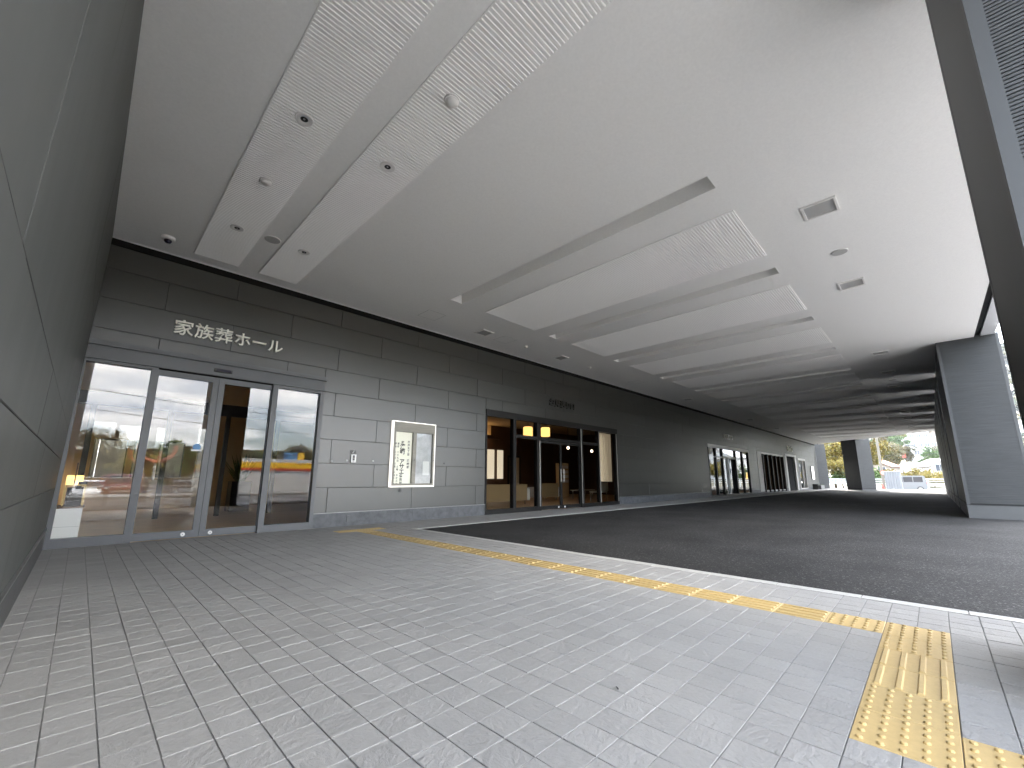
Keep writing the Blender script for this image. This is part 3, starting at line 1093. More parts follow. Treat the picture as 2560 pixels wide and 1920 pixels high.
ribs(1.01, 1.635, SY1 - 1.2, -0.35)
ribs(1.955, 2.58, SY1 - 1.2, -0.35)
for k in range(13):
    x0 = 6.02 + SLP * k
    if xend(SY1) > x0 + 1.7:
        ribs(x0, x0 + 1.63, SY1, -1.93)


def hatch(cx, cy, w_, d_):
    m = MB()
    e = 0.006
    for (a, b_, c, d) in ((cx - w_ / 2, cx + w_ / 2, cy - d_ / 2, cy - d_ / 2 + e), (cx - w_ / 2, cx + w_ / 2, cy + d_ / 2 - e, cy + d_ / 2), (cx - w_ / 2, cx - w_ / 2 + e, cy - d_ / 2 + e, cy + d_ / 2 - e), (cx + w_ / 2 - e, cx + w_ / 2, cy - d_ / 2 + e, cy + d_ / 2 - e)):
        m.box(a, b_, c, d, H - 0.003, H - 0.0005)
    fr = m.build("access_hatch", M["mesh"], ceil)
    MB().box(cx - w_ / 2 + e, cx + w_ / 2 - e, cy - d_ / 2 + e, cy + d_ / 2 - e, H - 0.002, H - 0.0006).build("hatch_board", M["ceiling"], fr)


hatch(5.30, -0.90, 0.46, 0.46)
hatch(7.66, -0.88, 0.46, 0.46)
hatch(14.65, -0.90, 0.46, 0.46)
hatch(24.1, -0.90, 0.46, 0.46)
# outer soffit strip, recess and fascia along the street edge, roof above
for x0 in [0.0 + 2.6 * k - 0.3 for k in range(18)]:
    x1 = min(x0 + 2.594, 45.2)
    if x1 > x0:
        MB().box(max(x0, -0.3), x1, -10.15, -9.90, H + 0.002, H + 0.04).build("soffit_panel", M["soffit"], ceil)
MB().box(-0.3, 45.2, -9.90, EDGE_Y, H + 0.05, H + 0.09).build("edge_recess", M["core"], ceil)
MB().box(-0.3, 45.3, -10.155, -10.08, H + 0.041, 5.7).build("fascia", M["pier_trim"], ceil)
MB().prism([(-12, 9.2), (-12, -10.07), (44.2, -10.07), (54.3, 0.05), (54.3, 14), (6.7, 14), (6.7, 9.2)], 5.25, 5.6).build("roof_slab", M["core"], ceil)
MB().prism([(xend(0) + 0.02, 0.0), (xend(EDGE_Y) + 0.02, EDGE_Y), (xend(EDGE_Y) + 0.14, EDGE_Y), (xend(0) + 0.14, 0.0)], H - 0.002, 5.7).build("end_fascia", M["soffit"], ceil)
# inner edge trim against the facade
MB().box(-0.03, XF, -0.035, -0.0125, H - 0.008, H - 0.0008).build("edge_trim", M["ribbed"], ceil)

# rest of the building mass (hall behind, left wing)
mass = thing("building_mass", "tall dark building volume behind the facade and beyond the left wall", "building", (20, 12, 0))
MB().box(-12, -0.36, -9.3, 9.2, 0, 5.2).build("side_wing", M["panel"], mass)
MB().box(6.9, 54.3, 13.6, 14, 0, 5.2).build("back_wall", M["panel"], mass)
MB().box(54.0, 54.3, 0.2, 13.5, 0, 5.2).build("end_wall", M["panel"], mass)

# ------------------------------------------------------------------ fittings on the ceiling
def downlight(x, y, label, grp="downlights in the ribbed ceiling strips"):
    t = thing("downlight", label, "downlight", (x, y, H - 0.016), grp)
    MB().lathe((x, y, H - 0.016), [(0.088, 0.012), (0.088, -0.006), (0.080, -0.010), (0.060, -0.0085), (0.036, -0.0045)], 28).build("trim_ring", M["white"], t, smooth=False)
    m = MB()
    n = 24
    vv = [(x + r_ * math.cos(2 * math.pi * i / n), y + r_ * math.sin(2 * math.pi * i / n), H - 0.016 + h) for r_, h in ((0.036, -0.0060), (0.03, -0.0050), (0.012, -0.0045)) for i in range(n)]
    ff = [(k * n + i, k * n + (i + 1) % n, (k + 1) * n + (i + 1) % n, (k + 1) * n + i) for k in (0, 1) for i in range(n)] + [tuple(range(2 * n, 3 * n))]
    m.add(vv, ff)
    m.build("reflector", M["lens"], t)
    return t


downlight(1.31, -4.42, "round downlight in the left ribbed strip, the larger and nearer one")
downlight(1.32, -1.70, "round downlight in the left ribbed strip, near the wall above the door sign")
downlight(2.25, -4.42, "round downlight in the second ribbed strip, nearer the camera")
downlight(2.26, -1.70, "round downlight in the second ribbed strip, close to the facade")


def detector(x, y, r_, label, z=H - 0.016, grp="domed detectors on the ceiling"):
    t = thing("detector", label, "smoke detector", (x, y, z), grp)
    MB().lathe((x, y, z), [(r_, 0.01), (r_, -0.008), (r_ * 0.96, -0.012)], 26).build("base", M["white"], t)
    MB().lathe((x, y, z), [(r_ * 0.86, -0.0121), (r_ * 0.84, -0.028), (r_ * 0.66, -0.042), (r_ * 0.3, -0.049)], 26).build("cover", M["white"], t, smooth=True)
    return t


detector(1.315, -3.12, 0.072, "small white domed detector between the two downlights of the left ribbed strip")
detector(2.242, -5.68, 0.078, "white domed detector high in the second ribbed strip")
detector(8.45, -0.893, 0.06, "small white detector beside the square vents near the facade", H - 0.002)
detector(11.585, -0.885, 0.06, "second small white detector further along the facade edge", H - 0.002)


def disc(x, y, label):
    t = thing("ceiling_speaker", label, "speaker", (x, y, H - 0.002), "round flush speakers")
    MB().lathe((x, y, H - 0.002), [(0.115, 0.001), (0.115, -0.007), (0.108, -0.011)], 30).build("rim", M["white"], t)
    MB().lathe((x, y, H - 0.002), [(0.106, -0.0112), (0.10, -0.0135)], 30).build("grille", M["mesh"], t)


disc(1.789, -1.71, "flat round speaker between the two left ribbed strips")
disc(8.383, -7.947, "flat round speaker between the two nearest square ceiling lamps")
disc(20.87, -7.95, "flat round speaker in the dark part of the ceiling beyond the first pier")

# dome camera
t = thing("dome_camera", "white dome security camera with dark lens above the left glass door", "camera", (0.647, -0.62, H), None)
MB().lathe((0.647, -0.62, H), [(0.088, 0.0), (0.088, -0.03), (0.078, -0.045), (0.055, -0.05)], 26).build("housing", M["white"], t)
MB().lathe((0.647, -0.62, H), [(0.050, -0.0501), (0.048, -0.07), (0.036, -0.09), (0.015, -0.10)], 22).build("dome", M["dome"], t, smooth=True)
t = thing("dome_camera", "tiny white camera at the far end where facade and ceiling meet", "camera", (53.0, -0.5, H), None)
MB().lathe((53.0, -0.5, H), [(0.088, 0.0), (0.088, -0.06), (0.078, -0.075), (0.055, -0.08)], 16).build("housing", M["white"], t)
MB().lathe((53.0, -0.5, H), [(0.050, -0.0801), (0.048, -0.10), (0.036, -0.12)], 16).build("dome", M["dome"], t)


def square_fit(x, y, s, label, grp, name, cat, glass):
    t = thing(name, label, cat, (x, y, H), grp)
    m = MB()
    ring2 = [(x - s / 2, x + s / 2, y - s / 2, y - s / 2 + .028), (x - s / 2, x + s / 2, y + s / 2 - .028, y + s / 2), (x - s / 2, x - s / 2 + .028, y - s / 2 + .028, y + s / 2 - .028), (x + s / 2 - .028, x + s / 2, y - s / 2 + .028, y + s / 2 - .028)]
    for a, b_, c, d in ring2:
        m.box(a, b_, c, d, H - 0.022, H - 0.0008)
    m.build("frame", M["white"], t)
    if glass:
        MB().box(x - s / 2 + .028, x + s / 2 - .028, y - s / 2 + .028, y + s / 2 - .028, H - 0.006, H - 0.001).build("diffuser", M["mesh"], t)
    else:
        m = MB()
        n = 9
        for k in range(n):
            a = x - s / 2 + .03 + (s - .06) * k / n
            m.add([(a, y - s / 2 + .028, H - 0.004), (a + (s - .06) / n * .8, y - s / 2 + .028, H - 0.016), (a + (s - .06) / n * .8, y + s / 2 - .028, H - 0.016), (a, y + s / 2 - .028, H - 0.004)], [(0, 1, 2, 3)])
        m.build("louvre_slats", M["mesh"], t)
        MB().box(x - s / 2 + .028, x + s / 2 - .028, y - s / 2 + .028, y + s / 2 - .028, H - 0.003, H - 0.0009).build("duct", M["core"], t)
    return t


for k, (xx, lb) in enumerate(((6.80, "square recessed ceiling lamp nearest the camera, off, near the street edge"),
                              (9.95, "second square recessed ceiling lamp counted from the near end"),
                              (16.11, "square ceiling lamp in front of the first pier, half in shade"),
                              (19.23, "square ceiling lamp with bright corners just before the first light streak"),
                              (22.33, "square ceiling lamp with bright corners just after the first light streak"),
                              (31.5, "small far ceiling lamp between the third and fourth light streaks"),
                              (34.57, "small far ceiling lamp beyond the fourth light streak"),
                              (40.5, "very small far ceiling lamp near the end of the porch"),
                              (43.5, "last very small ceiling lamp before the open end"))):
    square_fit(xx, -7.93, 0.39, lb, "square ceiling lamps along the street edge", "ceiling_lamp", "ceiling lamp", True)
for xx, lb in ((6.89, "square dark louvred vent between the two ceiling hatches near the facade"),
               (10.02, "second square louvred vent near the facade, above the dark entrance"),
               (19.5, "third louvred vent near the facade beyond the dark entrance"),
               (28.9, "far louvred vent above the silver entrance"),
               (35.2, "farthest louvred vent near the facade end")):
    square_fit(xx, -0.90, 0.36, lb, "louvred vents along the facade", "ceiling_vent", "vent", False)

# ================================================================== PIERS
def pier(label, x0, x1, y0, y1, group, poly=None, cat="pillar", zt=H + 0.04, plinth=0.33, trimw=0.06, fine=False):
    if poly is None:
        poly = [(x0, y0), (x1, y0), (x1, y1), (x0, y1)]          # counter-clockwise
    cx = sum(p[0] for p in poly) / 4
    cy = sum(p[1] for p in poly) / 4
    t = thing("pillar", label, cat, (cx, cy, 0), group)
    n = 4

    def inset(d):
        out = []
        for i in range(n):
            p0, p1, p2 = Vector(poly[i - 1]), Vector(poly[i]), Vector(poly[(i + 1) % n])
            a = (p0 - p1).normalized()
            b_ = (p2 - p1).normalized()
            out.append(p1 + (a + b_) * d)
        return out
    o_, i_ = inset(0.006), inset(0.013)
    m = MB()
    pitch = 0.021 if fine else 0.042
    k = int((zt - plinth - 0.03) / pitch)
    vv = []
    z = plinth + 0.02
    for q in range(k):
        for pl, dz in ((i_, 0), (o_, pitch * .1), (o_, pitch * .76), (i_, pitch * .86)):
            vv += [(p.x, p.y, z + dz) for p in pl]
        z += pitch
    vv += [(p.x, p.y, zt) for p in i_]
    rows = len(vv) // 4
    m.add(vv, [(r_ * 4 + i, r_ * 4 + (i + 1) % 4, r_ * 4 + 4 + (i + 1) % 4, r_ * 4 + 4 + i) for r_ in range(rows - 1) for i in range(4)])
    m.build("cladding", M["pier"], t)
    # corner trims
    for i in range(n):
        p0, p1, p2 = Vector(poly[i - 1]), Vector(poly[i]), Vector(poly[(i + 1) % n])
        a = (p0 - p1).normalized()
        b_ = (p2 - p1).normalized()
        q = [p1, p1 + b_ * trimw, p1 + b_ * trimw + a * 0.02, p1 + (a + b_) * 0.02, p1 + a * trimw + b_ * 0.02, p1 + a * trimw]
        MB().prism([(v_.x, v_.y) for v_ in q], plinth + 0.002, zt).build("corner_trim", M["pier_trim"], t)
    if x1 > x0:
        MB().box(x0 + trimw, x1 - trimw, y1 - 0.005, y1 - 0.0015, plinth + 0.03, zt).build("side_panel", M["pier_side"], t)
    pin = inset(0.004)
    MB().prism([(v_.x, v_.y) for v_ in inset(0.012)], plinth - 0.02, plinth + 0.021).build("plinth_joint", M["gap"], t)
    MB().prism([(v_.x, v_.y) for v_ in pin], plinth - 0.006, plinth + 0.0015).build("plinth_cap", M["pier_trim"], t)
    MB().prism([(v_.x, v_.y) for v_ in inset(-0.003)], -0.02, plinth - 0.021).build("plinth_board", M["pier_base"], t)
    return t


PG = "ribbed piers along the street side"
pier("very near ribbed pillar cut by the top right edge of the picture", 3.05, 4.18, -10.05, -8.985, PG, fine=True)
pier("large ribbed grey pier right of the driveway with a pale plinth, first of the row", 16.0, 20.55, -10.21, -9.075, PG, fine=True)
names = ["second pier of the right row, directly behind the large first pier", "third pier of the right row, after the second light gap", "fourth pier of the right row, a thin dark strip", "fifth pier of the right row, a thin dark strip",
         "sixth pier of the right row, near the open end", "last pier of the right row, against the far daylight"]
for k in range(6):
    a = 21.40 + 3.9 * k
    pier(names[k], a, a + 3.05 if k < 5 else 43.9, -10.16, -9.075, PG)
s = math.sqrt(0.5)
def skew(px, py, w1, w2):
    e1 = Vector((-s, -s))
    e2 = Vector((s, -s))
    p = Vector((px, py))
    q = [p, p + e1 * w1, p + e1 * w1 + e2 * w2, p + e2 * w2]
    return [(v_.x, v_.y) for v_ in q]
pier("dark free-standing pillar in the middle of the open far end", 0, 0, 0, 0, "pillars at the open far end", poly=skew(51.35, -2.60, 1.75, 1.3), plinth=0.12)
_p, _e1, _e2 = Vector((54.36, -0.02)), Vector((-s, -s)), Vector((s, -s))
pier("bluish pillar at the far end of the facade wall", 0, 0, 0, 0, "pillars at the open far end", poly=[tuple(q) for q in (_p - _e1 * .6, _p, _p + _e2 * 1.05, _p + _e2 * 1.05 - _e1 * .6)], plinth=0.12)

# ================================================================== SIGNS
def wall_letters(chars, xpos, zbase, size, label, m, depth=0.022, thick=0.012, name="sign_lettering"):
    t = thing(name, label, "sign", (xpos[0], -0.03, zbase))
    for ch, xx in zip(chars, xpos):
        text_mesh(ch, size, depth, m, "character", t, (xx, -0.032, zbase), thick=thick * size)
    return t


wall_letters("家族葬ホール", [0.925, 1.205, 1.485, 1.765, 2.035, 2.30], 3.277, 0.272, "raised metal characters 家族葬ホール above the left glass door", M["letter"], thick=0.010)
M["letter_dark"] = mat("dark_letter", (0.035, 0.033, 0.03), 0.4)
wall_letters("お見送り口", [10.47, 10.75, 11.03, 11.31, 11.57], 3.285, 0.26, "small dark characters お見送り口 above the dark bronze entrance", M["letter_dark"], thick=0.02)
wall_letters("お見送り口", [26.5, 26.82, 27.14, 27.46, 27.76], 3.335, 0.29, "pale characters お見送り口 above the silver glass entrance", M["letter"], thick=0.02)
wall_letters("搬入口", [41.9, 42.6, 43.3], 3.33, 0.5, "pale characters above the open dark doorway", M["letter"], thick=0.02)

# notice board (lit case)
nb = thing("notice_board", "brightly lit steel notice case with a two column funeral notice on the facade", "notice board", (5.53, -0.03, 0.75))
x0, x1, z0, z1 = 4.955, 6.105, 0.752, 2.225
m = MB()
ring(m, x0, x1, z0, z1, 0.028, 0.028, 0.028, 0.018, -0.075, -0.001)
m.build("lit_frame", M["lit"], nb)
m = MB()
ring(m, x0 + .028, x1 - .028, z0 + .028, 2.005, 0.05, 0.05, 0.05, 0.02, -0.088, -0.002)
m.box(5.485, 5.575, -0.086, -0.002, z0 + .078, 1.985)
m.build("door_frame", M["case_steel"], nb)
MB().box(x0 + .028, x1 - .028, -0.092, -0.003, 2.006, 2.206).build("header_plate", M["case_steel"], nb)
MB().box(x0 + .078, 5.485, -0.030, -0.002, z0 + .078, 1.985).build("lit_poster", M["paper"], nb)
MB().box(5.575, x1 - .078, -0.030, -0.002, z0 + .078, 1.985).build("painted_reflection", M["reflection_grey"], nb)  # mottled grey painted for the reflections in the right half of the case
for lx in (5.53, 6.055):
    MB().lathe((lx, -0.088, 1.36), [(0.010, 0), (0.010, -0.006)], 10, "y").build("case_lock", M["lens"], nb)
pane(nb, 5.575, x1 - .078, z0 + .078, 1.985, -0.065, M["glass"], "case_glass")


def vtext(chars, x, ztop, size, step):
    for k, ch in enumerate(chars):
        if ch != " ":
            text_mesh(ch, size, 0.0006, M["ink"], "notice_character", nb, (x - size * 0.5, -0.032, ztop - step * (k + 1)), thick=0.022 * size)


vtext("故", 5.245, 1.80, 0.075, 0.08)
vtext("濱﨑 アサエ", 5.245, 1.715, 0.135, 0.112)
vtext("儀告別式場", 5.235, 1.055, 0.075, 0.082)
MB().box(5.80, 5.98, -0.0335, -0.0305, 1.02, 1.34).build("reflection_patch", M["white"], nb)  # pale patch painted for a reflection in the case glass
vtext("大井五丁目 濱﨑家", 5.40, 1.82, 0.062, 0.072)
vtext("通夜 二十九日 土曜 午後六時", 5.135, 1.76, 0.050, 0.064)
vtext("葬儀 三十日 日曜 午前十一時", 5.065, 1.76, 0.050, 0.064)

# intercom with its small plate, and bolts left on the wall
ic = thing("intercom", "white wall intercom with dark buttons beside the notice case", "intercom", (4.115, 0, 1.27))
m = MB()
m.box(4.065, 4.172, -0.034, -0.002, 1.262, 1.428)
m.build("body", M["white"], ic)
MB().box(4.098, 4.139, -0.037, -0.0345, 1.355, 1.410).build("camera_window", M["dome"], ic)
MB().box(4.098, 4.139, -0.037, -0.0345, 1.305, 1.350).build("speaker_grille", M["car_dark"], ic)
MB().lathe((4.118, -0.0345, 1.286), [(0.012, 0), (0.012, -0.003)], 12, "y").build("call_button", M["mesh"], ic)
ip = thing("phone_plate", "small dark plate with white handset symbol above the intercom", "sign", (4.11, 0, 1.445))
MB().box(4.052, 4.170, -0.008, -0.002, 1.445, 1.517).build("plate", M["black"], ip)
m = MB()
m.tube((4.098, -0.011, 1.462), (4.124, -0.011, 1.502), 0.0055, n=6)
m.tube((4.098, -0.011, 1.462), (4.106, -0.011, 1.457), 0.008, n=6)
m.tube((4.124, -0.011, 1.502), (4.132, -0.011, 1.497), 0.008, n=6)
m.build("handset_symbol", M["paint"], ip)
for xx, zz, lb, mm in ((3.68, 1.275, "pale round wall cap just left of the intercom, lower one", "mesh"), (3.99, 1.30, "pale round wall cap touching the intercom side", "mesh"), (4.565, 1.31, "small pale round cap between intercom and notice case", "mesh"), (6.44, 1.31, "small dark round cap right of the notice case", "black")):
    o = MB().lathe((xx, -0.002, zz), [(0.022, 0.0), (0.022, -0.003), (0.016, -0.006)], 14, "y").build("wall_cap", M[mm])
    tag(o, lb, "wall cap", "round caps on the facade", "thing")
nb2 = thing("notice_board", "narrow lit notice case on the pale far end of the facade", "notice board", (51.3, -0.03, 0.9))
m = MB()
ring(m, 50.7, 52.0, 0.9, 2.24, 0.06, 0.06, 0.06, 0.06, -0.08, -0.002)
m.build("case_frame", M["steel"], nb2)
MB().box(50.76, 51.94, -0.06, -0.003, 0.96, 2.18).build("lit_poster", M["lit"], nb2)
# small clutter on the ground at the far end of the facade
t = thing("door_mat_stand", "small low dark stand on the pavement at the far facade end", "stand", (49.2, -0.5, 0))
m = MB()
m.box(49.0, 49.06, -0.7, -0.3, 0, 0.5)
m.box(48.85, 49.4, -0.7, -0.3, 0.0, 0.04)
m.build("frame", M["black"], t)
t = thing("planter_box", "low grey planter with a drooping plant by the far facade end", "planter", (51.5, -0.45, 0))
MB().prism([(50.6, -0.7), (52.4, -0.7), (52.4, -0.2), (50.6, -0.2)], 0, 0.38).build("box", M["pier_base"], t)
m = MB()
for k in range(60):
    a, h = random.uniform(0, 6.28), random.uniform(0.2, 0.75)
    c = Vector((52.6 + random.uniform(-.3, .3), -0.45 + random.uniform(-.2, .2), h * 0.5))
    d = Vector((math.cos(a), math.sin(a), random.uniform(-.5, 1))) * 0.2
    u = Vector((-d.y, d.x, 0)) * 0.2
    m.add([c, c + d * .5 + u, c + d, c + d * .5 - u], [(0, 1, 2, 3)])
m.build("plant", M["leaf_green"], t)

# ================================================================== INTERIORS
def room(name, x0, x1, y0, y1, z1, fl, wl, cl, label):
    """Inside faces of a room open to the facade (five sheets)."""
    t = thing(name, None, None, (x0, y0, 0), None, "structure")
    MB().box(x0, x1, y0, y1, -0.06, 0.0).build("room_floor", fl, t)
    MB().box(x0, x1, y0, y1, z1, z1 + 0.05).build("room_ceiling", cl, t)
    MB().box(x0, x1, y1, y1 + 0.05, 0.0, z1).build("room_back_wall", wl, t)
    MB().box(x0 - 0.05, x0, y0, y1 + 0.05, 0.0, z1).build("room_side_wall", wl, t)
    MB().box(x1, x1 + 0.05, y0, y1 + 0.05, 0.0, z1).build("room_side_wall", wl, t)
    return t


vr = thing("vestibule_room", None, None, (0, 0, 0), None, "structure")
MB().box(-0.28, 6.6, 0.165, 9.0, -0.06, 0.0).build("room_floor", M["wood_floor"], vr)
MB().box(-0.28, 6.6, 0.165, 9.0, 3.1, 3.15).build("room_ceiling", M["beige_ceiling"], vr)
MB().box(-0.33, -0.28, 0.165, 9.05, 0.0, 3.1).build("room_side_wall", M["beige"], vr)
MB().box(6.6, 6.65, 0.165, 9.05, 0.0, 3.1).build("room_side_wall", M["beige"], vr)
m = MB()
for q in subtract(subtract(subtract(subtract([(-0.28, 6.6, 0.0, 3.1)], (0.35, 1.1, 0.95, 2.1)), (1.25, 1.5, 0.95, 2.1)), (1.85, 2.5, 0.95, 2.1)), (2.85, 3.15, 0.95, 2.1)):
    m.box(q[0], q[1], 9.0, 9.05, q[2], q[3])
m.build("room_back_wall", M["beige"], vr)
for (a, b_, c) in ((0.35, 1.1, 0.95), (1.25, 1.5, 0.95), (1.85, 2.5, 0.95), (2.85, 3.15, 0.95)):
    m = MB()
    ring(m, a, b_, c, 2.1, .03, .03, .03, .03, 9.051, 9.10)
    m.build("room_window", M["frame_dark"], vr)
room("lobby_room", 7.2, 23.0, 0.165, 8.0, 3.75, M["wood_floor"], M["brown"], M["beige_ceiling"], "")
room("far_room", 23.4, 40.6, 0.165, 6.0, 3.2, M["wood_floor"], M["brown"], M["beige_ceiling"], "")
room("end_room", 45.2, 52.0, 0.165, 4.0, 3.0, M["wood_floor"], M["brown"], M["beige_ceiling"], "")

gw = thing("backdrop_wall", "added grey garden wall seen through the small back windows of the entrance hall", "wall", (2, 11.2, 0))  # added wall that cuts the sky brightness through the back windows
for k in range(8):
    MB().box(-4 + k * 1.5, -4 + k * 1.5 + 1.494, 11.1, 11.3, -0.1, 3.4).build("wall_panel", M["backdrop"], gw)
# inner door screen of the vestibule
iv = thing("inner_door_screen", "dark inner door frame standing deep inside behind the left glass door", "door", (3.0, 4.6, 0))
m = MB()
m.box(-0.2, 6.5, 4.55, 4.65, 2.55, 2.85)
for xx in (0.2, 1.55, 2.75, 3.95, 5.2):
    m.box(xx - 0.05, xx + 0.05, 4.56, 4.64, 0.0, 2.55)
m.build("door_frame", M["frame_dark"], iv)
for xa, xb in ((0.25, 1.5), (1.6, 2.7), (2.8, 3.9), (4.0, 5.15)):
    MB().add([(xa, 4.6, 0.02), (xb, 4.6, 0.02), (xb, 4.6, 2.55), (xa, 4.6, 2.55)], [(0, 1, 2, 3)]).build("glass_pane", M["glass"], iv)
# planter with spiky plant
t = thing("planter", "tall dark square planter with spiky green plant seen through the sliding door", "plant", (3.55, 6.2, 0))
MB().prism([(3.3, 5.95), (3.8, 5.95), (3.8, 6.45), (3.3, 6.45)], 0, 0.85).build("pot", M["frame_dark"], t)
m = MB()
rr = random.Random(5)
for k in range(60):
    a = rr.uniform(0, 6.28)
    ln = rr.uniform(0.5, 1.0)
    tilt = rr.uniform(0.1, 0.8)
    d = Vector((math.cos(a) * math.sin(tilt), math.sin(a) * math.sin(tilt), math.cos(tilt)))
    u = Vector((-math.sin(a), math.cos(a), 0)) * 0.03
    b0 = Vector((3.55 + rr.uniform(-.1, .1), 6.2 + rr.uniform(-.1, .1), 0.83))
    m.add([b0 - u * .6, b0 + u * .6, b0 + d * ln * .5 + u, b0 + d * ln * .5 - u, b0 + d * ln + Vector((0, 0, -0.06))], [(0, 1, 2, 3), (3, 2, 4)])
m.build("leaves", M["leaf_pot"], t)

# white cabinet with glass case and lamp behind the first pane
t = thing("white_cabinet", "white low cabinet standing behind the leftmost glass pane", "cabinet", (0.16, 0.6, 0))
MB().box(0.008, 0.285, 0.36, 0.85, 0.0, 0.505).build("body", M["white"], t)
MB().box(0.004, 0.30, 0.35, 0.87, 0.506, 0.535).build("top", M["brown"], t)
MB().box(0.01, 0.283, 0.357, 0.3595, 0.25, 0.254).build("drawer_gap", M["mesh"], t)
t = thing("display_case", "gold framed glass display case standing on the white cabinet", "display case", (0.17, 0.6, 0.535))
m = MB()
for xx in (0.065, 0.272):
    for yy in (0.42, 0.78):
        m.box(xx - .007, xx + .007, yy - .007, yy + .007, 0.536, 0.825)
m.box(0.055, 0.282, 0.41, 0.79, 0.826, 0.84)
m.build("frame", mat("brass", (0.45, 0.34, 0.15), 0.3, metal=0.8), t)
MB().box(0.085, 0.255, 0.44, 0.76, 0.54, 0.80).build("velvet_box", M["core"], t)
t = thing("lantern_box", "glowing amber box lamp on top of the glass display case", "lamp", (0.15, 0.6, 0.84))
MB().box(0.06, 0.235, 0.52, 0.70, 0.841, 0.975).build("shade", M["warm_lamp"], t)
MB().box(0.14, 0.155, 0.48, 0.495, 0.841, 1.16).build("post", M["brown"], t)
MB().box(0.19, 0.285, 0.44, 0.50, 0.841, 0.885).build("base", M["black"], t)

# lobby contents
t = thing("blind_panel", "pair of tall bright blinds on the lobby back wall", "blind", (15.5, 7.9, 0.94), None)
MB().box(14.95, 15.4, 7.86, 7.92, 0.94, 2.45).build("blind", M["window_lit"], t)
MB().box(15.66, 16.05, 7.86, 7.92, 0.94, 2.45).build("blind", M["window_lit"], t)
t = thing("cove_lamp", "warm light strip glowing under the lobby ceiling at the left", "lamp", (13.6, 7.7, 3.2))
MB().box(11.2, 15.0, 7.60, 7.72, 3.08, 3.14).build("light_strip", M["cove"], t)
MB().box(11.1, 15.45, 7.50, 7.60, 2.98, 3.16).build("shield", M["brown"], t)
MB().box(7.3, 15.2, 7.93, 7.985, 3.15, 3.74).build("bright_wall", M["beige_ceiling"], t)
t = thing("pale_door", "pale interior door in the brown lobby wall", "door", (17.0, 7.9, 0))
MB().box(16.6, 17.35, 7.92, 7.97, 0, 2.1).build("leaf", M["beige_ceiling"], t)
m = MB()
m.box(16.5, 16.6, 7.9, 7.985, 0, 2.2)
m.box(17.35, 17.45, 7.9, 7.985, 0, 2.2)
m.box(16.6, 17.35, 7.9, 7.985, 2.1, 2.2)
m.build("frame", M["frame_dark"], t)


def lantern(x, y, z, label):
    t = thing("pendant_lantern", label, "lamp", (x, y, z), "glowing lobby lanterns")
    MB().lathe((x, y, z), [(0.17, -0.19), (0.19, -0.17), (0.19, 0.17), (0.17, 0.19)], 16).build("shade", M["warm_lamp"], t)
    MB().tube((x, y, z + .19), (x, y, 3.74), 0.008, n=6).build("cord", M["black"], t)


lantern(12.75, 3.0, 2.83, "left glowing paper lantern hanging in the lobby")
lantern(13.85, 3.0, 2.90, "right glowing paper lantern hanging in the lobby")


def sofa(x, y, w_, label, rz=0.0):
    t = thing("sofa", label, "sofa", (x, y, 0), "lobby sofas", rz=0)
    MB().box(x - w_ / 2, x + w_ / 2, y - .40, y - .26, 0.14, 0.74).build("backrest", M["sofa"], t)
    MB().box(x - w_ / 2, x + w_ / 2, y - .255, y + .40, 0.14, 0.42).build("seat", M["sofa"], t)
    for sx in (-1, 1):
        MB().box(x + sx * (w_ / 2 + .075) - .07, x + sx * (w_ / 2 + .075) + .07, y - .40, y + .40, 0.14, 0.58).build("arm", M["sofa_pale"], t)
    for sx in (-1, 1):
        for sy in (-1, 1):
            MB().box(x + sx * (w_ / 2 - .05) - .02, x + sx * (w_ / 2 - .05) + .02, y + sy * .33 - .02, y + sy * .33 + .02, 0, 0.139).build("leg", M["steel"], t)


sofa(10.9, 2.9, 2.5, "long olive brown sofa seen from behind in the lobby left")
sofa(14.9, 4.2, 1.5, "shorter sofa behind the double doors in the lobby")
t = thing("sofa_table", "low pale table beside the lobby sofas", "table", (17.0, 3.4, 0))
MB().box(16.4, 17.6, 3.1, 3.7, 0.40, 0.44).build("top", M["sofa_pale"], t)
for a in (16.5, 17.5):
    for b_ in (3.2, 3.6):
        MB().box(a - .02, a + .02, b_ - .02, b_ + .02, 0, 0.399).build("leg", M["steel"], t)
t = thing("chair", "pale lobby chair right of the double doors", "chair", (15.6, 1.6, 0))
MB().box(15.3, 15.9, 1.35, 1.85, 0.38, 0.44).build("seat", M["sofa_pale"], t)
MB().box(15.3, 15.9, 1.30, 1.345, 0.45, 0.80).build("backrest", M["sofa_pale"], t)
for a in (15.34, 15.86):
    for b_ in (1.38, 1.82):
        MB().box(a - .015, a + .015, b_ - .015, b_ + .015, 0, 0.379).build("leg", M["steel"], t)
t = thing("curtain", "tall cream curtain panel hanging behind the right pane of the dark entrance", "curtain", (14.5, 0.6, 0.85))
m = MB()
n = 24
vv = []
for i in range(n + 1):
    xx = 14.28 + 0.82 * i / n
    yy = 0.60 + 0.025 * math.sin(i * 1.7)
    vv += [(xx, yy, 0.84), (xx, yy, 2.72)]
m.add(vv, [(2 * i, 2 * i + 2, 2 * i + 3, 2 * i + 1) for i in range(n)])
m.build("cloth", M["curtain"], t)
for xx, yy, zz, lb in ((16.6, 3.9, 2.42, "small bright spot bulb behind the right door leaf"), (18.6, 3.9, 2.36, "small bright spot bulb right of the double doors")):
    t = thing("spot_bulb", lb, "lamp", (xx, yy, zz), "lobby spot bulbs")
    MB().lathe((xx, yy, zz), [(0.02, -0.06), (0.055, -0.03), (0.055, 0.03), (0.02, 0.06)], 12).build("bulb", M["bulb"], t)
    MB().tube((xx, yy, zz + .06), (xx, yy, 3.74), 0.012, n=6).build("stem", M["black"], t)
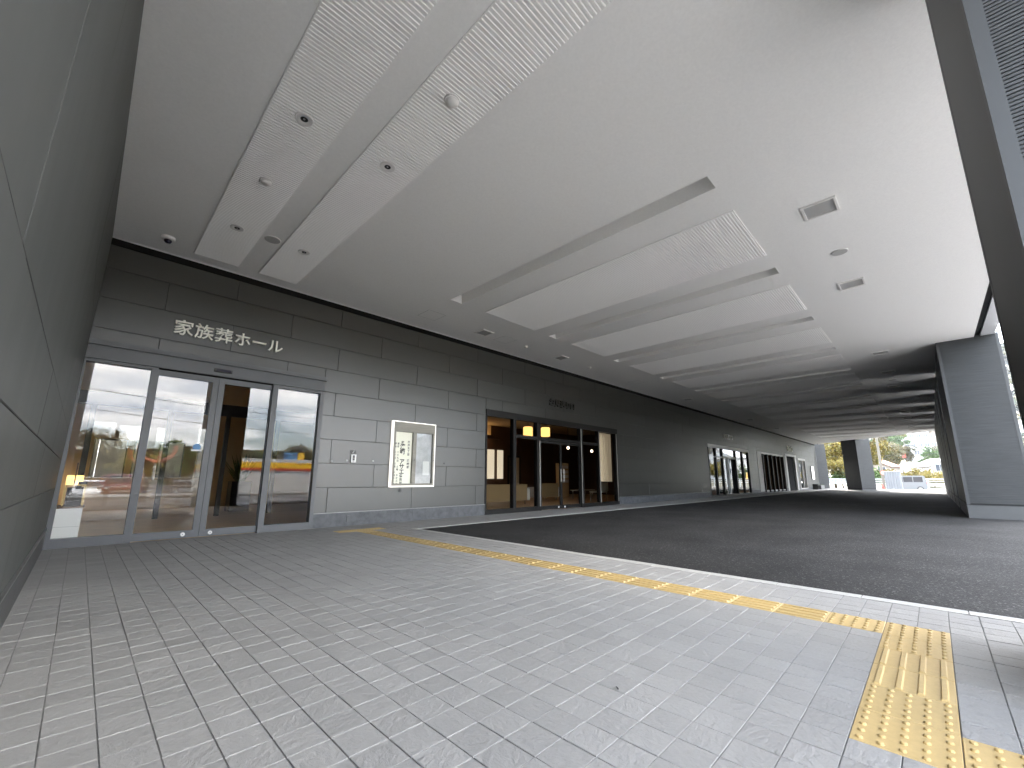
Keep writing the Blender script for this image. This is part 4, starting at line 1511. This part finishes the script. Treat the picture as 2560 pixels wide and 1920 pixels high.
t = thing("book_shelf", "narrow shelf with white papers in the lobby behind the right door", "shelf", (17.9, 5.2, 0))
MB().box(17.6, 18.3, 5.2, 5.5, 0, 1.75).build("case", M["beige"], t)
for k in range(4):
    MB().box(17.66, 18.24, 5.17, 5.199, 0.75 + .24 * k, 0.90 + .24 * k).build("leaflet", M["white"], t)
t = thing("amber_lamp", "small amber table lamp glowing in the far room behind the fins", "lamp", (36.6, 1.6, 1.0))
MB().lathe((36.6, 1.6, 1.2), [(0.28, -.25), (0.22, .25)], 12).build("shade", M["warm_lamp"], t)
MB().tube((36.6, 1.6, 0.0), (36.6, 1.6, 0.95), 0.05, n=8).build("stem", M["brown"], t)

# ================================================================== BEYOND THE FAR END
def rails(name, label, x, y0, y1, zg, hs, post_h, step, m, group=None):
    t = thing(name, label, "fence", (x, (y0 + y1) / 2, zg), group)
    for h in hs:
        MB().box(x - .03, x + .03, y0, y1, zg + h - .045, zg + h + .045).build("rail", m, t)
    yy = y0
    while yy <= y1 + 1e-6:
        MB().box(x - .055, x + .055 - .13 + .0, yy - .06, yy + .06, zg, zg + post_h).build("post", m, t)
        yy += step
    return t


rails("guard_fence", "white three rail guard fence running across beyond the far end", 76.0, -36.0, 14.0, -0.54, (0.98, 1.26, 1.54), 1.6, 2.0, M["fence_white"])

CARW = {}


def car(name, label, loc, rz, L, W, Hh, paint, kind="car", group=None):
    """Body lofted from a side profile, with its own windows, wheels and lamps. Local x = length, front at +x."""
    t = thing(name, label, "van" if kind == "van" else "car", (0, 0, 0), group)
    if kind == "van":
        low = [(-.5, .16), (-.5, .62), (-.495, .62)]
        prof = [(-.49, .14), (-.50, .45), (-.485, .60), (-.46, .95), (-.43, .995), (.20, 1.0), (.28, .97), (.40, .60), (.475, .52), (.50, .42), (.495, .14)]
        wz0, wz1, wins = .60, .92, ((-.40, -.16), (-.14, .10), (.12, .27))
    else:
        prof = [(-.49, .18), (-.50, .45), (-.47, .58), (-.38, .64), (-.26, .97), (-.20, 1.0), (.06, 1.0), (.13, .96), (.28, .62), (.45, .54), (.495, .42), (.49, .18)]
        wz0, wz1, wins = .64, .93, ((-.27, -.06), (-.04, .14))
    m = MB()
    n = len(prof)
    vv = []
    for side, inset_ in ((-1, 0), (1, 0)):
        for (u, h) in prof:
            k = 1.0
            vv.append((u * L, side * W / 2 * k, h * Hh))
    ff = [(i, (i + 1) % n, n + (i + 1) % n, n + i) for i in range(n)] + [tuple(range(n - 1, -1, -1)), tuple(range(n, 2 * n))]
    m.add(vv, [tuple(reversed(q)) for q in ff[:n]] + [ff[n + 1], ff[n]])
    body = m.build("body", paint, t)
    for (a, b_) in wins:
        for side in (-1, 1):
            yk = side * (W / 2 + .008)
            mm = MB()
            mm.add([(a * L, yk, wz0 * Hh), (b_ * L, yk, wz0 * Hh), (min(b_, .2 if kind == "van" else .09) * L, yk, wz1 * Hh), (a * L + .05 * L * (kind != "van"), yk, wz1 * Hh)], [(0, 1, 2, 3)])
            mm.build("side_window", M["car_glass"], t)
    # windscreen and rear window
    if kind == "van":
        ws = ((.285, .95), (.395, .63)); rw = ((-.462, .92), (-.487, .63))
    else:
        ws = ((.14, .94), (.275, .64)); rw = ((-.27, .94), (-.375, .66))
    for (p, q), nm in ((ws, "windscreen"), (rw, "rear_window")):
        off = 0.02 if nm == "windscreen" else -0.02
        MB().add([(p[0] * L + off, -W * .38, p[1] * Hh), (p[0] * L + off, W * .38, p[1] * Hh), (q[0] * L + off, W * .41, q[1] * Hh), (q[0] * L + off, -W * .41, q[1] * Hh)], [(0, 1, 2, 3)]).build(nm, M["car_glass"], t)
    for u in (-.31, .31):
        for side in (-1, 1):
            wl = MB().lathe((u * L, side * (W / 2 - .09), .17 * Hh + .02), [(.30, -.10), (.32, -.07), (.32, .07), (.30, .10)], 18, "y").build("wheel", M["tyre"], t)
            MB().lathe((u * L, side * (W / 2 + .012), .17 * Hh + .02), [(.19, -.004), (.19, .004)], 14, "y").build("rim", M["steel"], wl)
    for side in (-1, 1):
        MB().box(.492 * L, .505 * L, side * W * .38 - .12, side * W * .38 + .12, .40 * Hh, .48 * Hh).build("headlight", M["white"], t)
        MB().box(-.507 * L, -.494 * L, side * W * .42 - .07, side * W * .42 + .07, .42 * Hh, .58 * Hh).build("tail_light", M["red"], t)
    t.location = loc
    t.rotation_euler = (0, 0, rz)
    return t


car("parked_van", "silver box shaped van parked in front of the white guard fence", (72.6, -6.10, -0.53), math.pi / 2 + 0.14, 3.5, 1.5, 1.95, M["car_silver"], "van")

sh = thing("storage_shed", "small white vertically ribbed shed standing beside the silver van", "shed", (66.5, -5.2, -0.5))
m = MB()
n = 26
pts = []
for i in range(n + 1):
    yy = -5.92 + 1.42 * i / n
    pts.append((66.0 + (0.05 if i % 4 < 2 else 0.0), yy))
poly = [(p[0], p[1]) for p in pts] + [(67.2, -4.5), (67.2, -5.92)]
m.prism(list(reversed(poly)), -0.52, 1.82)
m.build("ribbed_wall", M["shed"], sh)
MB().box(65.95, 67.3, -6.0, -4.43, 1.821, 1.90).build("roof", M["mesh"], sh)
co = thing("traffic_cone", "red traffic cone at the foot of the utility pole", "cone", (66.2, -4.2, -0.45))
MB().lathe((66.2, -4.2, -0.5), [(0.24, 0.05), (0.05, 0.85), (0.03, 0.88)], 14).build("cone_body", M["red"], co)
MB().box(65.98, 66.42, -4.42, -3.98, -0.5, -0.451).build("cone_base", M["red"], co)


def pole(label, x, y, zg, h, r_, arms=(), group="utility poles"):
    t = thing("utility_pole", label, "pole", (x, y, zg), group)
    MB().tube((x, y, zg), (x, y, zg + h), r_, r_ * 0.75, 12).build("shaft", M["pole"], t)
    for a in arms:
        MB().box(x - .06, x + .06, y - .9, y + .9, zg + a - .05, zg + a + .05).build("crossarm", M["mesh"], t)
        for q in (-.8, 0, .8):
            MB().lathe((x, y + q, zg + a + .05), [(.04, 0), (.06, .1), (.03, .16)], 8).build("insulator", M["white"], t)
    return t


pole("pale concrete utility pole right of the dark far pillar", 70.5, -4.05, -0.5, 10.5, 0.15, (9.2, 10.0))
mr_ = thing("traffic_mirror", "round orange rimmed traffic mirror on a post by the shed", "mirror", (67.3, -4.35, -0.5))
MB().tube((67.5, -4.35, -0.5), (67.5, -4.35, 1.9), 0.035, n=8).build("post", M["pole"], mr_)
MB().lathe((67.42, -4.35, 1.72), [(0.30, 0.02), (0.30, -0.02)], 20, "x").build("rim", M["orange"], mr_)
MB().lathe((67.38, -4.35, 1.72), [(0.24, 0.01), (0.24, -0.01)], 20, "x").build("mirror_face", M["steel"], mr_)


def wires(name, label, pts, r_=0.012, sag=0.4, group=None):
    m = MB()
    for (a, b_) in pts:
        a, b_ = Vector(a), Vector(b_)
        prev = a
        for k in range(1, 9):
            q = a.lerp(b_, k / 8)
            q.z -= sag * 4 * (k / 8) * (1 - k / 8)
            m.tube(prev, q, r_, n=4)
            prev = q
    o = m.build(name, M["black"])
    tag(o, label, "cable", group, "thing")


wires("overhead_cable", "thin overhead cables crossing behind the far pillars", [((70.5, -4.9, 8.7), (70.5, -40, 8.3)), ((70.5, -3.2, 8.7), (72, 30, 8.4)), ((70.5, -4.9, 9.5), (70.5, -40, 9.0)), ((70.5, -3.2, 9.5), (72, 30, 9.2)), ((75, -40, 4.6), (75, 30, 4.4))], 0.02)


# ------------------------------------------------------------------ trees
def tree_mesh(seed, h, rad, leafm, trunk_r, nleaf, leafs=0.22, flat=0.8):
    """(trunk MB, crown MB): tapered trunk with limbs, leaf faces in uneven clumps."""
    rr = random.Random(seed)
    tr = MB()
    top = Vector((rr.uniform(-.2, .2), rr.uniform(-.2, .2), h * 0.62))
    tr.tube((0, 0, -0.3), (top.x * .5, top.y * .5, h * .34), trunk_r, trunk_r * .75, 9)
    tr.tube((top.x * .5, top.y * .5, h * .33), top, trunk_r * .75, trunk_r * .35, 8)
    cl = []
    nl = 13
    for k in range(nl):
        a = 2 * math.pi * k / nl * 2.4 + rr.uniform(-.4, .4)
        z0 = h * rr.uniform(.28, .6)
        z1 = h * rr.uniform(.42, .97)
        f = rr.uniform(.25, .95) * math.sqrt(max(0.08, 1 - ((z1 / h - .62) / .45) ** 2))
        e = Vector((math.cos(a) * rad * f, math.sin(a) * rad * f, z1))
        st_ = Vector((top.x * z0 / h, top.y * z0 / h, z0))
        tr.tube(st_, e, trunk_r * .3, trunk_r * .08, 5)
        cl.append((e, rad * rr.uniform(.28, .48)))
        cl.append((st_.lerp(e, .6), rad * rr.uniform(.22, .38)))
    cr_ = MB()
    for k in range(nleaf):
        c, r_ = cl[rr.randrange(len(cl))]
        d = Vector((rr.gauss(0, 1), rr.gauss(0, 1), rr.gauss(0, 1))).normalized() * r_ * rr.random() ** .45
        d.z *= flat
        p = c + d
        u = Vector((rr.gauss(0, 1), rr.gauss(0, 1), rr.gauss(0, 1))).normalized()
        v_ = u.orthogonal().normalized()
        s_ = leafs * rr.uniform(.6, 1.4)
        cr_.add([p - u * s_, p + v_ * s_ * .5, p + u * s_, p - v_ * s_ * .5], [(0, 1, 2, 3)])
    return tr, cr_


protos = {}


def tree(kind, label, loc, scale, rz, group):
    if kind not in protos:
        spec = {"yellow": (3, 8.0, 3.4, M["leaf_yellow"], .22, 5200, .20), "green": (9, 6.5, 2.8, M["leaf_green"], .18, 3800, .20),
                "rust": (15, 7.0, 3.0, M["leaf_rust"], .18, 3800, .20), "shrub": (21, 2.4, 1.7, M["leaf_green"], .06, 1600, .12), "golden_shrub": (27, 2.2, 1.9, M["leaf_yellow"], .06, 1600, .12)}[kind]
        t = thing("tree" if "shrub" not in kind else "shrub", label, "tree" if "shrub" not in kind else "shrub", (0, 0, 0), group)
        a, b_ = tree_mesh(spec[0], spec[1], spec[2], spec[3], spec[4], spec[5], spec[6])
        a.build("trunk" if "shrub" not in kind else "stem", M["bark"], t)
        b_.build("crown" if "shrub" not in kind else "foliage", spec[3], t)
        protos[kind] = t
        t.location = loc
        t.rotation_euler = (0, 0, rz)
        t.scale = (scale,) * 3
        return t
    c = copy_tree(protos[kind], loc, label, rz, (scale,) * 3)
    c["group"] = group
    return c


TG = "trees beyond the far end"
def onhill(x, y):
    return (x, y, hz(x, y) - 0.1)
tree("yellow", "big golden autumn tree behind the fence between the two far pillars", onhill(84, 2.6), 1.0, 0.4, TG)
tree("yellow", "golden autumn tree half hidden by the dark far pillar", onhill(88, -0.8), 0.95, 2.0, TG)
tree("yellow", "golden tree just left of the far facade pillar", onhill(86, 7.5), 1.05, 4.0, TG)
tree("rust", "rusty brown tree behind the utility pole", onhill(118, -2.6), 0.9, 1.0, TG)
tree("rust", "rusty tree below the white hillside house", onhill(150, -4.4), 0.75, 3.0, TG)
tree("rust", "dark reddish tree on the slope left of the white house", onhill(132, -1.6), 0.95, 5.0, TG)
tree("green", "bright green bushy tree below the white hillside house", onhill(132, -8.7), 0.85, 0.7, TG)
tree("green", "second green tree beside the bushy one near the piers", onhill(140, -10.4), 0.8, 2.7, TG)
tree("green", "tall green tree high on the slope behind the houses", onhill(260, 6), 1.7, 1.3, TG)
tree("green", "dark green tree at the hillside top right of the pole", onhill(300, 2.2), 1.9, 4.4, TG)
tree("green", "green tree above the white house on the hill", onhill(300, -13), 2.0, 3.3, TG)
for k, (yy, lb) in enumerate(((-8.6, "golden shrub behind the fence by the pier edge"), (-7.2, "golden shrub behind the silver van"), (-6.0, "golden shrub left of the van roof"), (-3.2, "golden shrub behind the shed"), (-10.2, "golden shrub at the fence hidden by piers"))):
    tree("golden_shrub", lb, onhill(92 + (k % 3) * 3, yy), 1.0 + .15 * (k % 2), k * 1.3, "shrubs behind the guard fence")
for k, (yy, xx, lb) in enumerate(((4.3, 80, "green shrub at the foot of the golden tree"), (0.6, 81, "green shrub behind the fence by the dark pillar"), (-1.8, 82, "green shrub behind the fence left of the pole"))):
    tree("shrub", lb, onhill(xx, yy), 1.35, k * 2.1, "shrubs behind the guard fence")
tree("yellow", "low golden tree filling the gap under the big golden tree", onhill(81, 1.3), 0.55, 5.2, TG)
tree("yellow", "low golden tree beside the far facade pillar", onhill(81, 4.4), 0.6, 3.1, TG)
# roadside trees mirrored in the silver entrance
for k, (xx, yy, kd, sc_, lb) in enumerate(((88, -22, "yellow", .55, "golden tree mirrored in the silver entrance"), (92, -27, "green", .8, "green tree mirrored in the silver entrance, left"), (84, -31, "yellow", .8, "golden tree mirrored in the silver entrance, smaller"), (90, -17.5, "green", .6, "green tree mirrored in the silver entrance, right"), (94, -34, "rust", 1.0, "rusty tree mirrored in the silver entrance"))):
    tree(kd, lb, onhill(xx, yy), sc_, k * 1.1, "street side trees seen in reflections")
for k, (xx, yy, kd, sc_, lb) in enumerate(((-3, -62, "green", .9, "green tree across the street, leftmost in the reflection"), (1.5, -66, "rust", 1.0, "rusty tree across the street mirrored behind the parked cars"), (5, -60, "yellow", .7, "golden tree across the street behind the arc sign"), (8.5, -64, "green", .9, "green tree across the street left of the fuel canopy"), (12, -90, "rust", 1.1, "rusty tree behind the fuel canopy, left"), (24, -84, "green", 1.0, "green tree behind the fuel canopy, middle"), (33, -88, "rust", 1.2, "rusty tree behind the fuel canopy, right"))):
    tree(kd, lb, onhill(xx, yy), sc_, k * 1.7, "trees across the street seen in reflections")

# forest covering the far slopes
fo = MB()
rr = random.Random(11)
cnt = 0
while cnt < 9000:
    xx = 150 + 1250 * rr.random() ** 1.6
    yy = rr.uniform(-0.16 * xx - 15, 0.19 * xx + 10) if cnt % 5 else rr.uniform(-.9 * xx, .3 * xx)
    if xx < 300 and abs(yy + 6.5) < 9:
        cnt += 1
        continue
    zz = hz(xx, yy)
    r_ = 2.2 + xx * 0.0045
    c = Vector((xx, yy, zz + r_ * .5))
    for q in range(7):
        d = Vector((rr.gauss(0, 1), rr.gauss(0, 1), abs(rr.gauss(0, .8)))).normalized()
        p = c + d * r_ * .55
        u = d.orthogonal().normalized()
        u.rotate(Matrix.Rotation(rr.uniform(0, 6.28), 3, d))
        v_ = d.cross(u)
        k = r_ * .55
        fo.add([p - u * k, p - v_ * k, p + u * k, p + v_ * k], [(0, 1, 2, 3)])
    cnt += 1
for _ in range(2600):
    xx, yy = rr.uniform(-80, 160), -rr.uniform(150, 520)
    zz = hz(xx, yy)
    r_ = rr.uniform(3, 6)
    c = Vector((xx, yy, zz + r_ * .5))
    for q in range(6):
        d = Vector((rr.gauss(0, 1), rr.gauss(0, 1), abs(rr.gauss(0, .8)))).normalized()
        p = c + d * r_ * .55
        u = d.orthogonal().normalized()
        v_ = d.cross(u)
        k = r_ * .55
        fo.add([p - u * k, p - v_ * k, p + u * k, p + v_ * k], [(0, 1, 2, 3)])
fob = fo.build("forest", M["forest"], origin=(0, 0, 0))
tag(fob, "wooded hillsides in autumn colours far behind the buildings", "forest", None, "stuff")


# ------------------------------------------------------------------ houses
def house(label, x, y, w_, d_, h, wallm, roofm, gable=True, zoff=0.0, rz=0.0, wins=3, floors=2):
    z = hz(x, y) + zoff
    t = thing("house", label, "house", (0, 0, 0), "houses on the slope")
    MB().box(-d_ / 2, d_ / 2, -w_ / 2, w_ / 2, -1.5, h).build("wall", wallm, t)
    e = 0.35
    if gable:
        rh = w_ * 0.28
        m = MB()
        m.add([(-d_ / 2 - e, -w_ / 2 - e, h - .08), (d_ / 2 + e, -w_ / 2 - e, h - .08), (d_ / 2 + e, 0, h + rh), (-d_ / 2 - e, 0, h + rh), (-d_ / 2 - e, w_ / 2 + e, h - .08), (d_ / 2 + e, w_ / 2 + e, h - .08)],
              [(0, 1, 2, 3), (3, 2, 5, 4)])
        m.add([(-d_ / 2 - e, -w_ / 2 - e, h - .2), (d_ / 2 + e, -w_ / 2 - e, h - .2), (d_ / 2 + e, 0, h + rh - .14), (-d_ / 2 - e, 0, h + rh - .14), (-d_ / 2 - e, w_ / 2 + e, h - .2), (d_ / 2 + e, w_ / 2 + e, h - .2)],
              [(0, 3, 2, 1), (3, 4, 5, 2)])
        rf = m.build("roof", roofm, t)
        MB().add([(-d_ / 2, -w_ / 2, h), (-d_ / 2, w_ / 2, h), (-d_ / 2, 0, h + rh - .2)], [(0, 2, 1)]).build("gable", wallm, t)
    else:
        rf = MB().box(-d_ / 2 - .15, d_ / 2 + .15, -w_ / 2 - .15, w_ / 2 + .15, h + .001, h + .3).build("roof", roofm, t)
    for fl in range(floors):
        for k in range(wins):
            yc = -w_ / 2 + w_ * (k + .5) / wins
            zc = 0.9 + fl * (h / floors)
            wn_ = MB().box(-d_ / 2 - .06, -d_ / 2 - .001, yc - .62, yc + .62, zc, zc + 1.25).build("window", M["frame_silver"], t)
            MB().box(-d_ / 2 - .075, -d_ / 2 - .061, yc - .55, yc - .03, zc + .06, zc + 1.19).build("pane", M["pane_far"], wn_)
            MB().box(-d_ / 2 - .075, -d_ / 2 - .061, yc + .03, yc + .55, zc + .06, zc + 1.19).build("pane", M["pane_far"], wn_)
    t.location = (x, y, z)
    t.rotation_euler = (0, 0, rz)
    return t


house("large white flat roofed house highest on the hillside", 205, -6.6, 5.2, 7, 6.2, M["house"], M["house"], False, 1.8, 0.06, 3, 2)
house("lower white wing in front of the large white hillside house", 196, -3.6, 2.4, 5, 4.2, M["house"], M["house"], False, 1.8, 0.06, 1, 1)
house("tan house with brown red roof right of the large white house", 208, -11.4, 4.4, 6, 5.4, M["house_tan"], M["roof_red"], True, 1.6, 0.0, 2, 2)
house("small white house with grey tiled roof below the large white one", 180, -4.6, 4.6, 6, 2.6, M["house"], M["roof_grey"], True, 0.6, 0.1, 2, 1)
tree("green", "green tree left of the large white hillside house", onhill(190, -1.2), 1.3, 0.9, TG)
tree("yellow", "golden tree high on the slope behind the street lamp", onhill(215, 1.5), 1.2, 2.2, TG)
house("low pale house with blue grey gable roof by the right piers", 112, -9.6, 5.0, 7, 1.9, M["house"], M["roof_blue"], True, 0.8, 0.35, 2, 1)
house("low house with brown red roof behind the utility pole", 108, -1.4, 4.6, 6, 2.3, M["house_tan"], M["roof_red"], True, 0.6, -0.2, 2, 1)
house("white house low on the slope mirrored in the glass", 120, -30, 8, 8, 5, M["house"], M["roof_blue"], True, 0.2, 0.2, 3, 2)
house("far white house on the yellow slope seen through the pier gap", 230, -33, 7, 7, 5, M["house"], M["roof_grey"], True, 0.5, 0.1, 2, 2)


def lamp_post(label, x, y, h):
    z = hz(x, y)
    t = thing("street_lamp", label, "street lamp", (x, y, z), "slender street lamps on the slope")
    MB().tube((x, y, z - .3), (x, y, z + h), .13, .08, 8).build("post", M["pole"], t)
    MB().box(x - .12, x + .12, y - 1.2, y + .1, z + h, z + h + .16).build("lamp_head", M["house"], t)


lamp_post("slender street lamp left of the large white hillside house", 170, -3.7, 6.5)
lamp_post("slender street lamp above the silver van", 100, -5.0, 3.6)
sg = thing("road_sign", "red and white board sign on the slope above the van", "sign", (140, -3.9, hz(140, -3.9)))
MB().tube((140, -3.9, hz(140, -3.9) - .2), (140, -3.9, hz(140, -3.9) + 4.2), .07, n=8).build("post", M["house"], sg)
MB().box(139.9, 139.98, -4.5, -3.3, hz(140, -3.9) + 3.0, hz(140, -3.9) + 4.1).build("board", M["red"], sg)
MB().box(139.86, 139.899, -4.35, -3.45, hz(140, -3.9) + 3.5, hz(140, -3.9) + 3.75).build("stripe", M["house"], sg)

# ================================================================== STREET SIDE (mirrored in the glass)
st = MB()
st.add([(-120, -18.2, -0.030), (57, -18.2, -0.030), (57, -12.0, -0.030), (-120, -12.0, -0.030)], [(0, 1, 2, 3)])
tag(st.build("street", M["road"]), kind="structure")
mk = MB()
for k in range(34):
    x0 = -30 + k * 2.6
    mk.add([(x0, -13.25, -0.024), (x0 + 1.3, -13.25, -0.024), (x0 + 1.3, -13.10, -0.024), (x0, -13.10, -0.024)], [(0, 1, 2, 3)])
mk.add([(-60, -17.6, -0.024), (57, -17.6, -0.024), (57, -17.45, -0.024), (-60, -17.45, -0.024)], [(0, 1, 2, 3)])
tag(mk.build("road_markings", M["paint"]), kind="structure")
wlk = MB().box(-120, 57, -22.0, -18.2, -0.03, 0.10)
tag(wlk.build("sidewalk", M["pier_base2"]), kind="structure")
ww = thing("boundary_wall", "long low white wall across the street mirrored in the glass doors", "wall", (20, -22.2, 0))
for k in range(28):
    MB().box(5.4 + k * 1.8, 5.4 + k * 1.8 + 1.79, -22.3, -22.1, 0.0, 1.36).build("wall_panel", M["house"], ww)
MB().box(5.3, 55.9, -22.34, -22.06, 1.361, 1.42).build("coping", M["mesh"], ww)
pf = thing("pipe_railing", "thin dark pipe railing along the far kerb mirrored in the glass", "fence", (10, -18.4, 0.1))
for h in (0.45, 0.85):
    MB().tube((-30, -18.4, .1 + h), (56, -18.4, .1 + h), 0.022, n=6).build("rail", M["mesh"], pf)
for k in range(44):
    MB().tube((-30 + k * 2, -18.4, 0.1), (-30 + k * 2, -18.4, 0.96), 0.025, n=6).build("post", M["mesh"], pf)

yd2 = MB()
for k in range(12):
    ya, yb = -24.2 - k * 3, -24.2 - (k + 1) * 3
    yd2.add([(-60, yb, hz(0, yb) + .05), (57, yb, hz(0, yb) + .05), (57, ya, hz(0, ya) + .05), (-60, ya, hz(0, ya) + .05)], [(0, 1, 2, 3)])
tag(yd2.build("car_park", M["road"]), kind="structure")
gs = thing("fuel_station_canopy", "fuel station canopy with yellow and red band mirrored in the glass", "canopy", (22, -48, -1.5))
MB().box(11.0, 34.0, -56, -46, 2.75, 3.15).build("canopy_roof", M["house"], gs)
MB().box(10.95, 34.05, -56.05, -45.95, 2.10, 2.749).build("yellow_band", M["yellow_band"], gs)
MB().box(10.97, 34.03, -56.03, -45.97, 1.85, 2.099).build("red_band", M["red_band"], gs)
for xx in (13.5, 22, 31):
    MB().box(xx - .2, xx + .2, -49.2, -48.8, -1.6, 1.849).build("column", M["house"], gs)
MB().box(15, 30, -57.5, -56.5, -1.6, 1.9).build("shop_wall", M["house_tan"], gs)
t = thing("signboard", "small blue and yellow signboard standing on the fuel canopy", "sign", (17.5, -45.9, 3.15))
MB().box(16.9, 18.4, -46.4, -46.3, 3.16, 4.0).build("blue_board", M["signblue"], t)
MB().box(18.42, 19.2, -46.4, -46.3, 3.16, 4.0).build("yellow_board", M["yellow_band"], t)
ts = thing("tower_sign", "white roadside tower sign with red top mirrored in the glass", "sign", (10.0, -40, -1.5))
MB().box(9.6, 10.6, -40.1, -39.9, -1.5, 3.2).build("panel", M["house"], ts)
MB().box(9.6, 10.6, -40.12, -39.88, 3.201, 3.9).build("red_panel", M["red_band"], ts)
ar = thing("ring_sign", "orange red arc sign on a pole mirrored in the second glass pane", "sign", (4.3, -36, -1.5))
m = MB()
prev = None
for k in range(19):
    a = math.pi * (1.0 + k / 18.0) - 0.15 + 0.3 * k / 18
    p = (4.3 + 1.15 * math.cos(a), -36, 3.4 + 1.15 * math.sin(a))
    if prev:
        m.tube(prev, p, 0.16, n=6)
    prev = p
m.build("arc", M["orange"], ar)
MB().tube((4.3, -36, -1.5), (4.3, -36, 2.2), 0.07, n=8).build("post", M["house"], ar)
cars = [("white car parked across the street, leftmost in the reflection", 0.9, -33, "car_white"), ("dark car parked across the street beside the white one", 3.5, -33.4, "car_dark"), ("silver car parked across the street, third in the row", 6.1, -33.1, "car_silver"), ("dark red car parked in front of the row across the street", 2.2, -27.5, "car_red")]
for lb, xx, yy, mm in cars:
    car("parked_car", lb, (xx, yy, hz(xx, yy) + 0.02), math.pi / 2 + 0.1, 4.2, 1.7, 1.5, M[mm], "car", "cars parked across the street")
pole("tall utility pole across the street mirrored in the first pane", -1.5, -42, -1.5, 12, .16, (11,))
pole("utility pole right of the fuel canopy mirrored in the glass", 29, -41, -1.5, 12, .16, (11,))
wires("street_cable", "overhead cables across the street mirrored in the glass", [((-40, -40, 6.6), (-1.5, -42, 6.9)), ((-1.5, -42, 6.9), (29, -41, 6.2)), ((29, -41, 6.2), (60, -40, 6.4)), ((-1.5, -42, 3.6), (29, -41, 4.2)), ((-1.5, -42, 8.6), (29, -41, 8.0))], 0.03, 0.6)
house("white house across the street mirrored in the first pane", -7.0, -95, 9, 8, 5, M["house"], M["roof_grey"], True, 0.0, math.pi / 2 * 1, 3, 2)

# ------------------------------------------------------------------ air
hm = bpy.data.materials.new("haze_air")
hm.use_nodes = True
hn = hm.node_tree
hn.nodes.clear()
ho = nn(hn, "ShaderNodeOutputMaterial")
hv = nn(hn, "ShaderNodeVolumePrincipled")
hv.inputs["Color"].default_value = (0.80, 0.88, 1.0, 1)
hv.inputs["Density"].default_value = 0.00018
hv.inputs["Anisotropy"].default_value = 0.3
hn.links.new(hv.outputs[0], ho.inputs["Volume"])
hb = MB().box(-950, 2700, -1900, 900, -12.0, 420.0).build("haze", hm)
tag(hb, "thin pale blue air over the whole valley", "haze", None, "stuff")
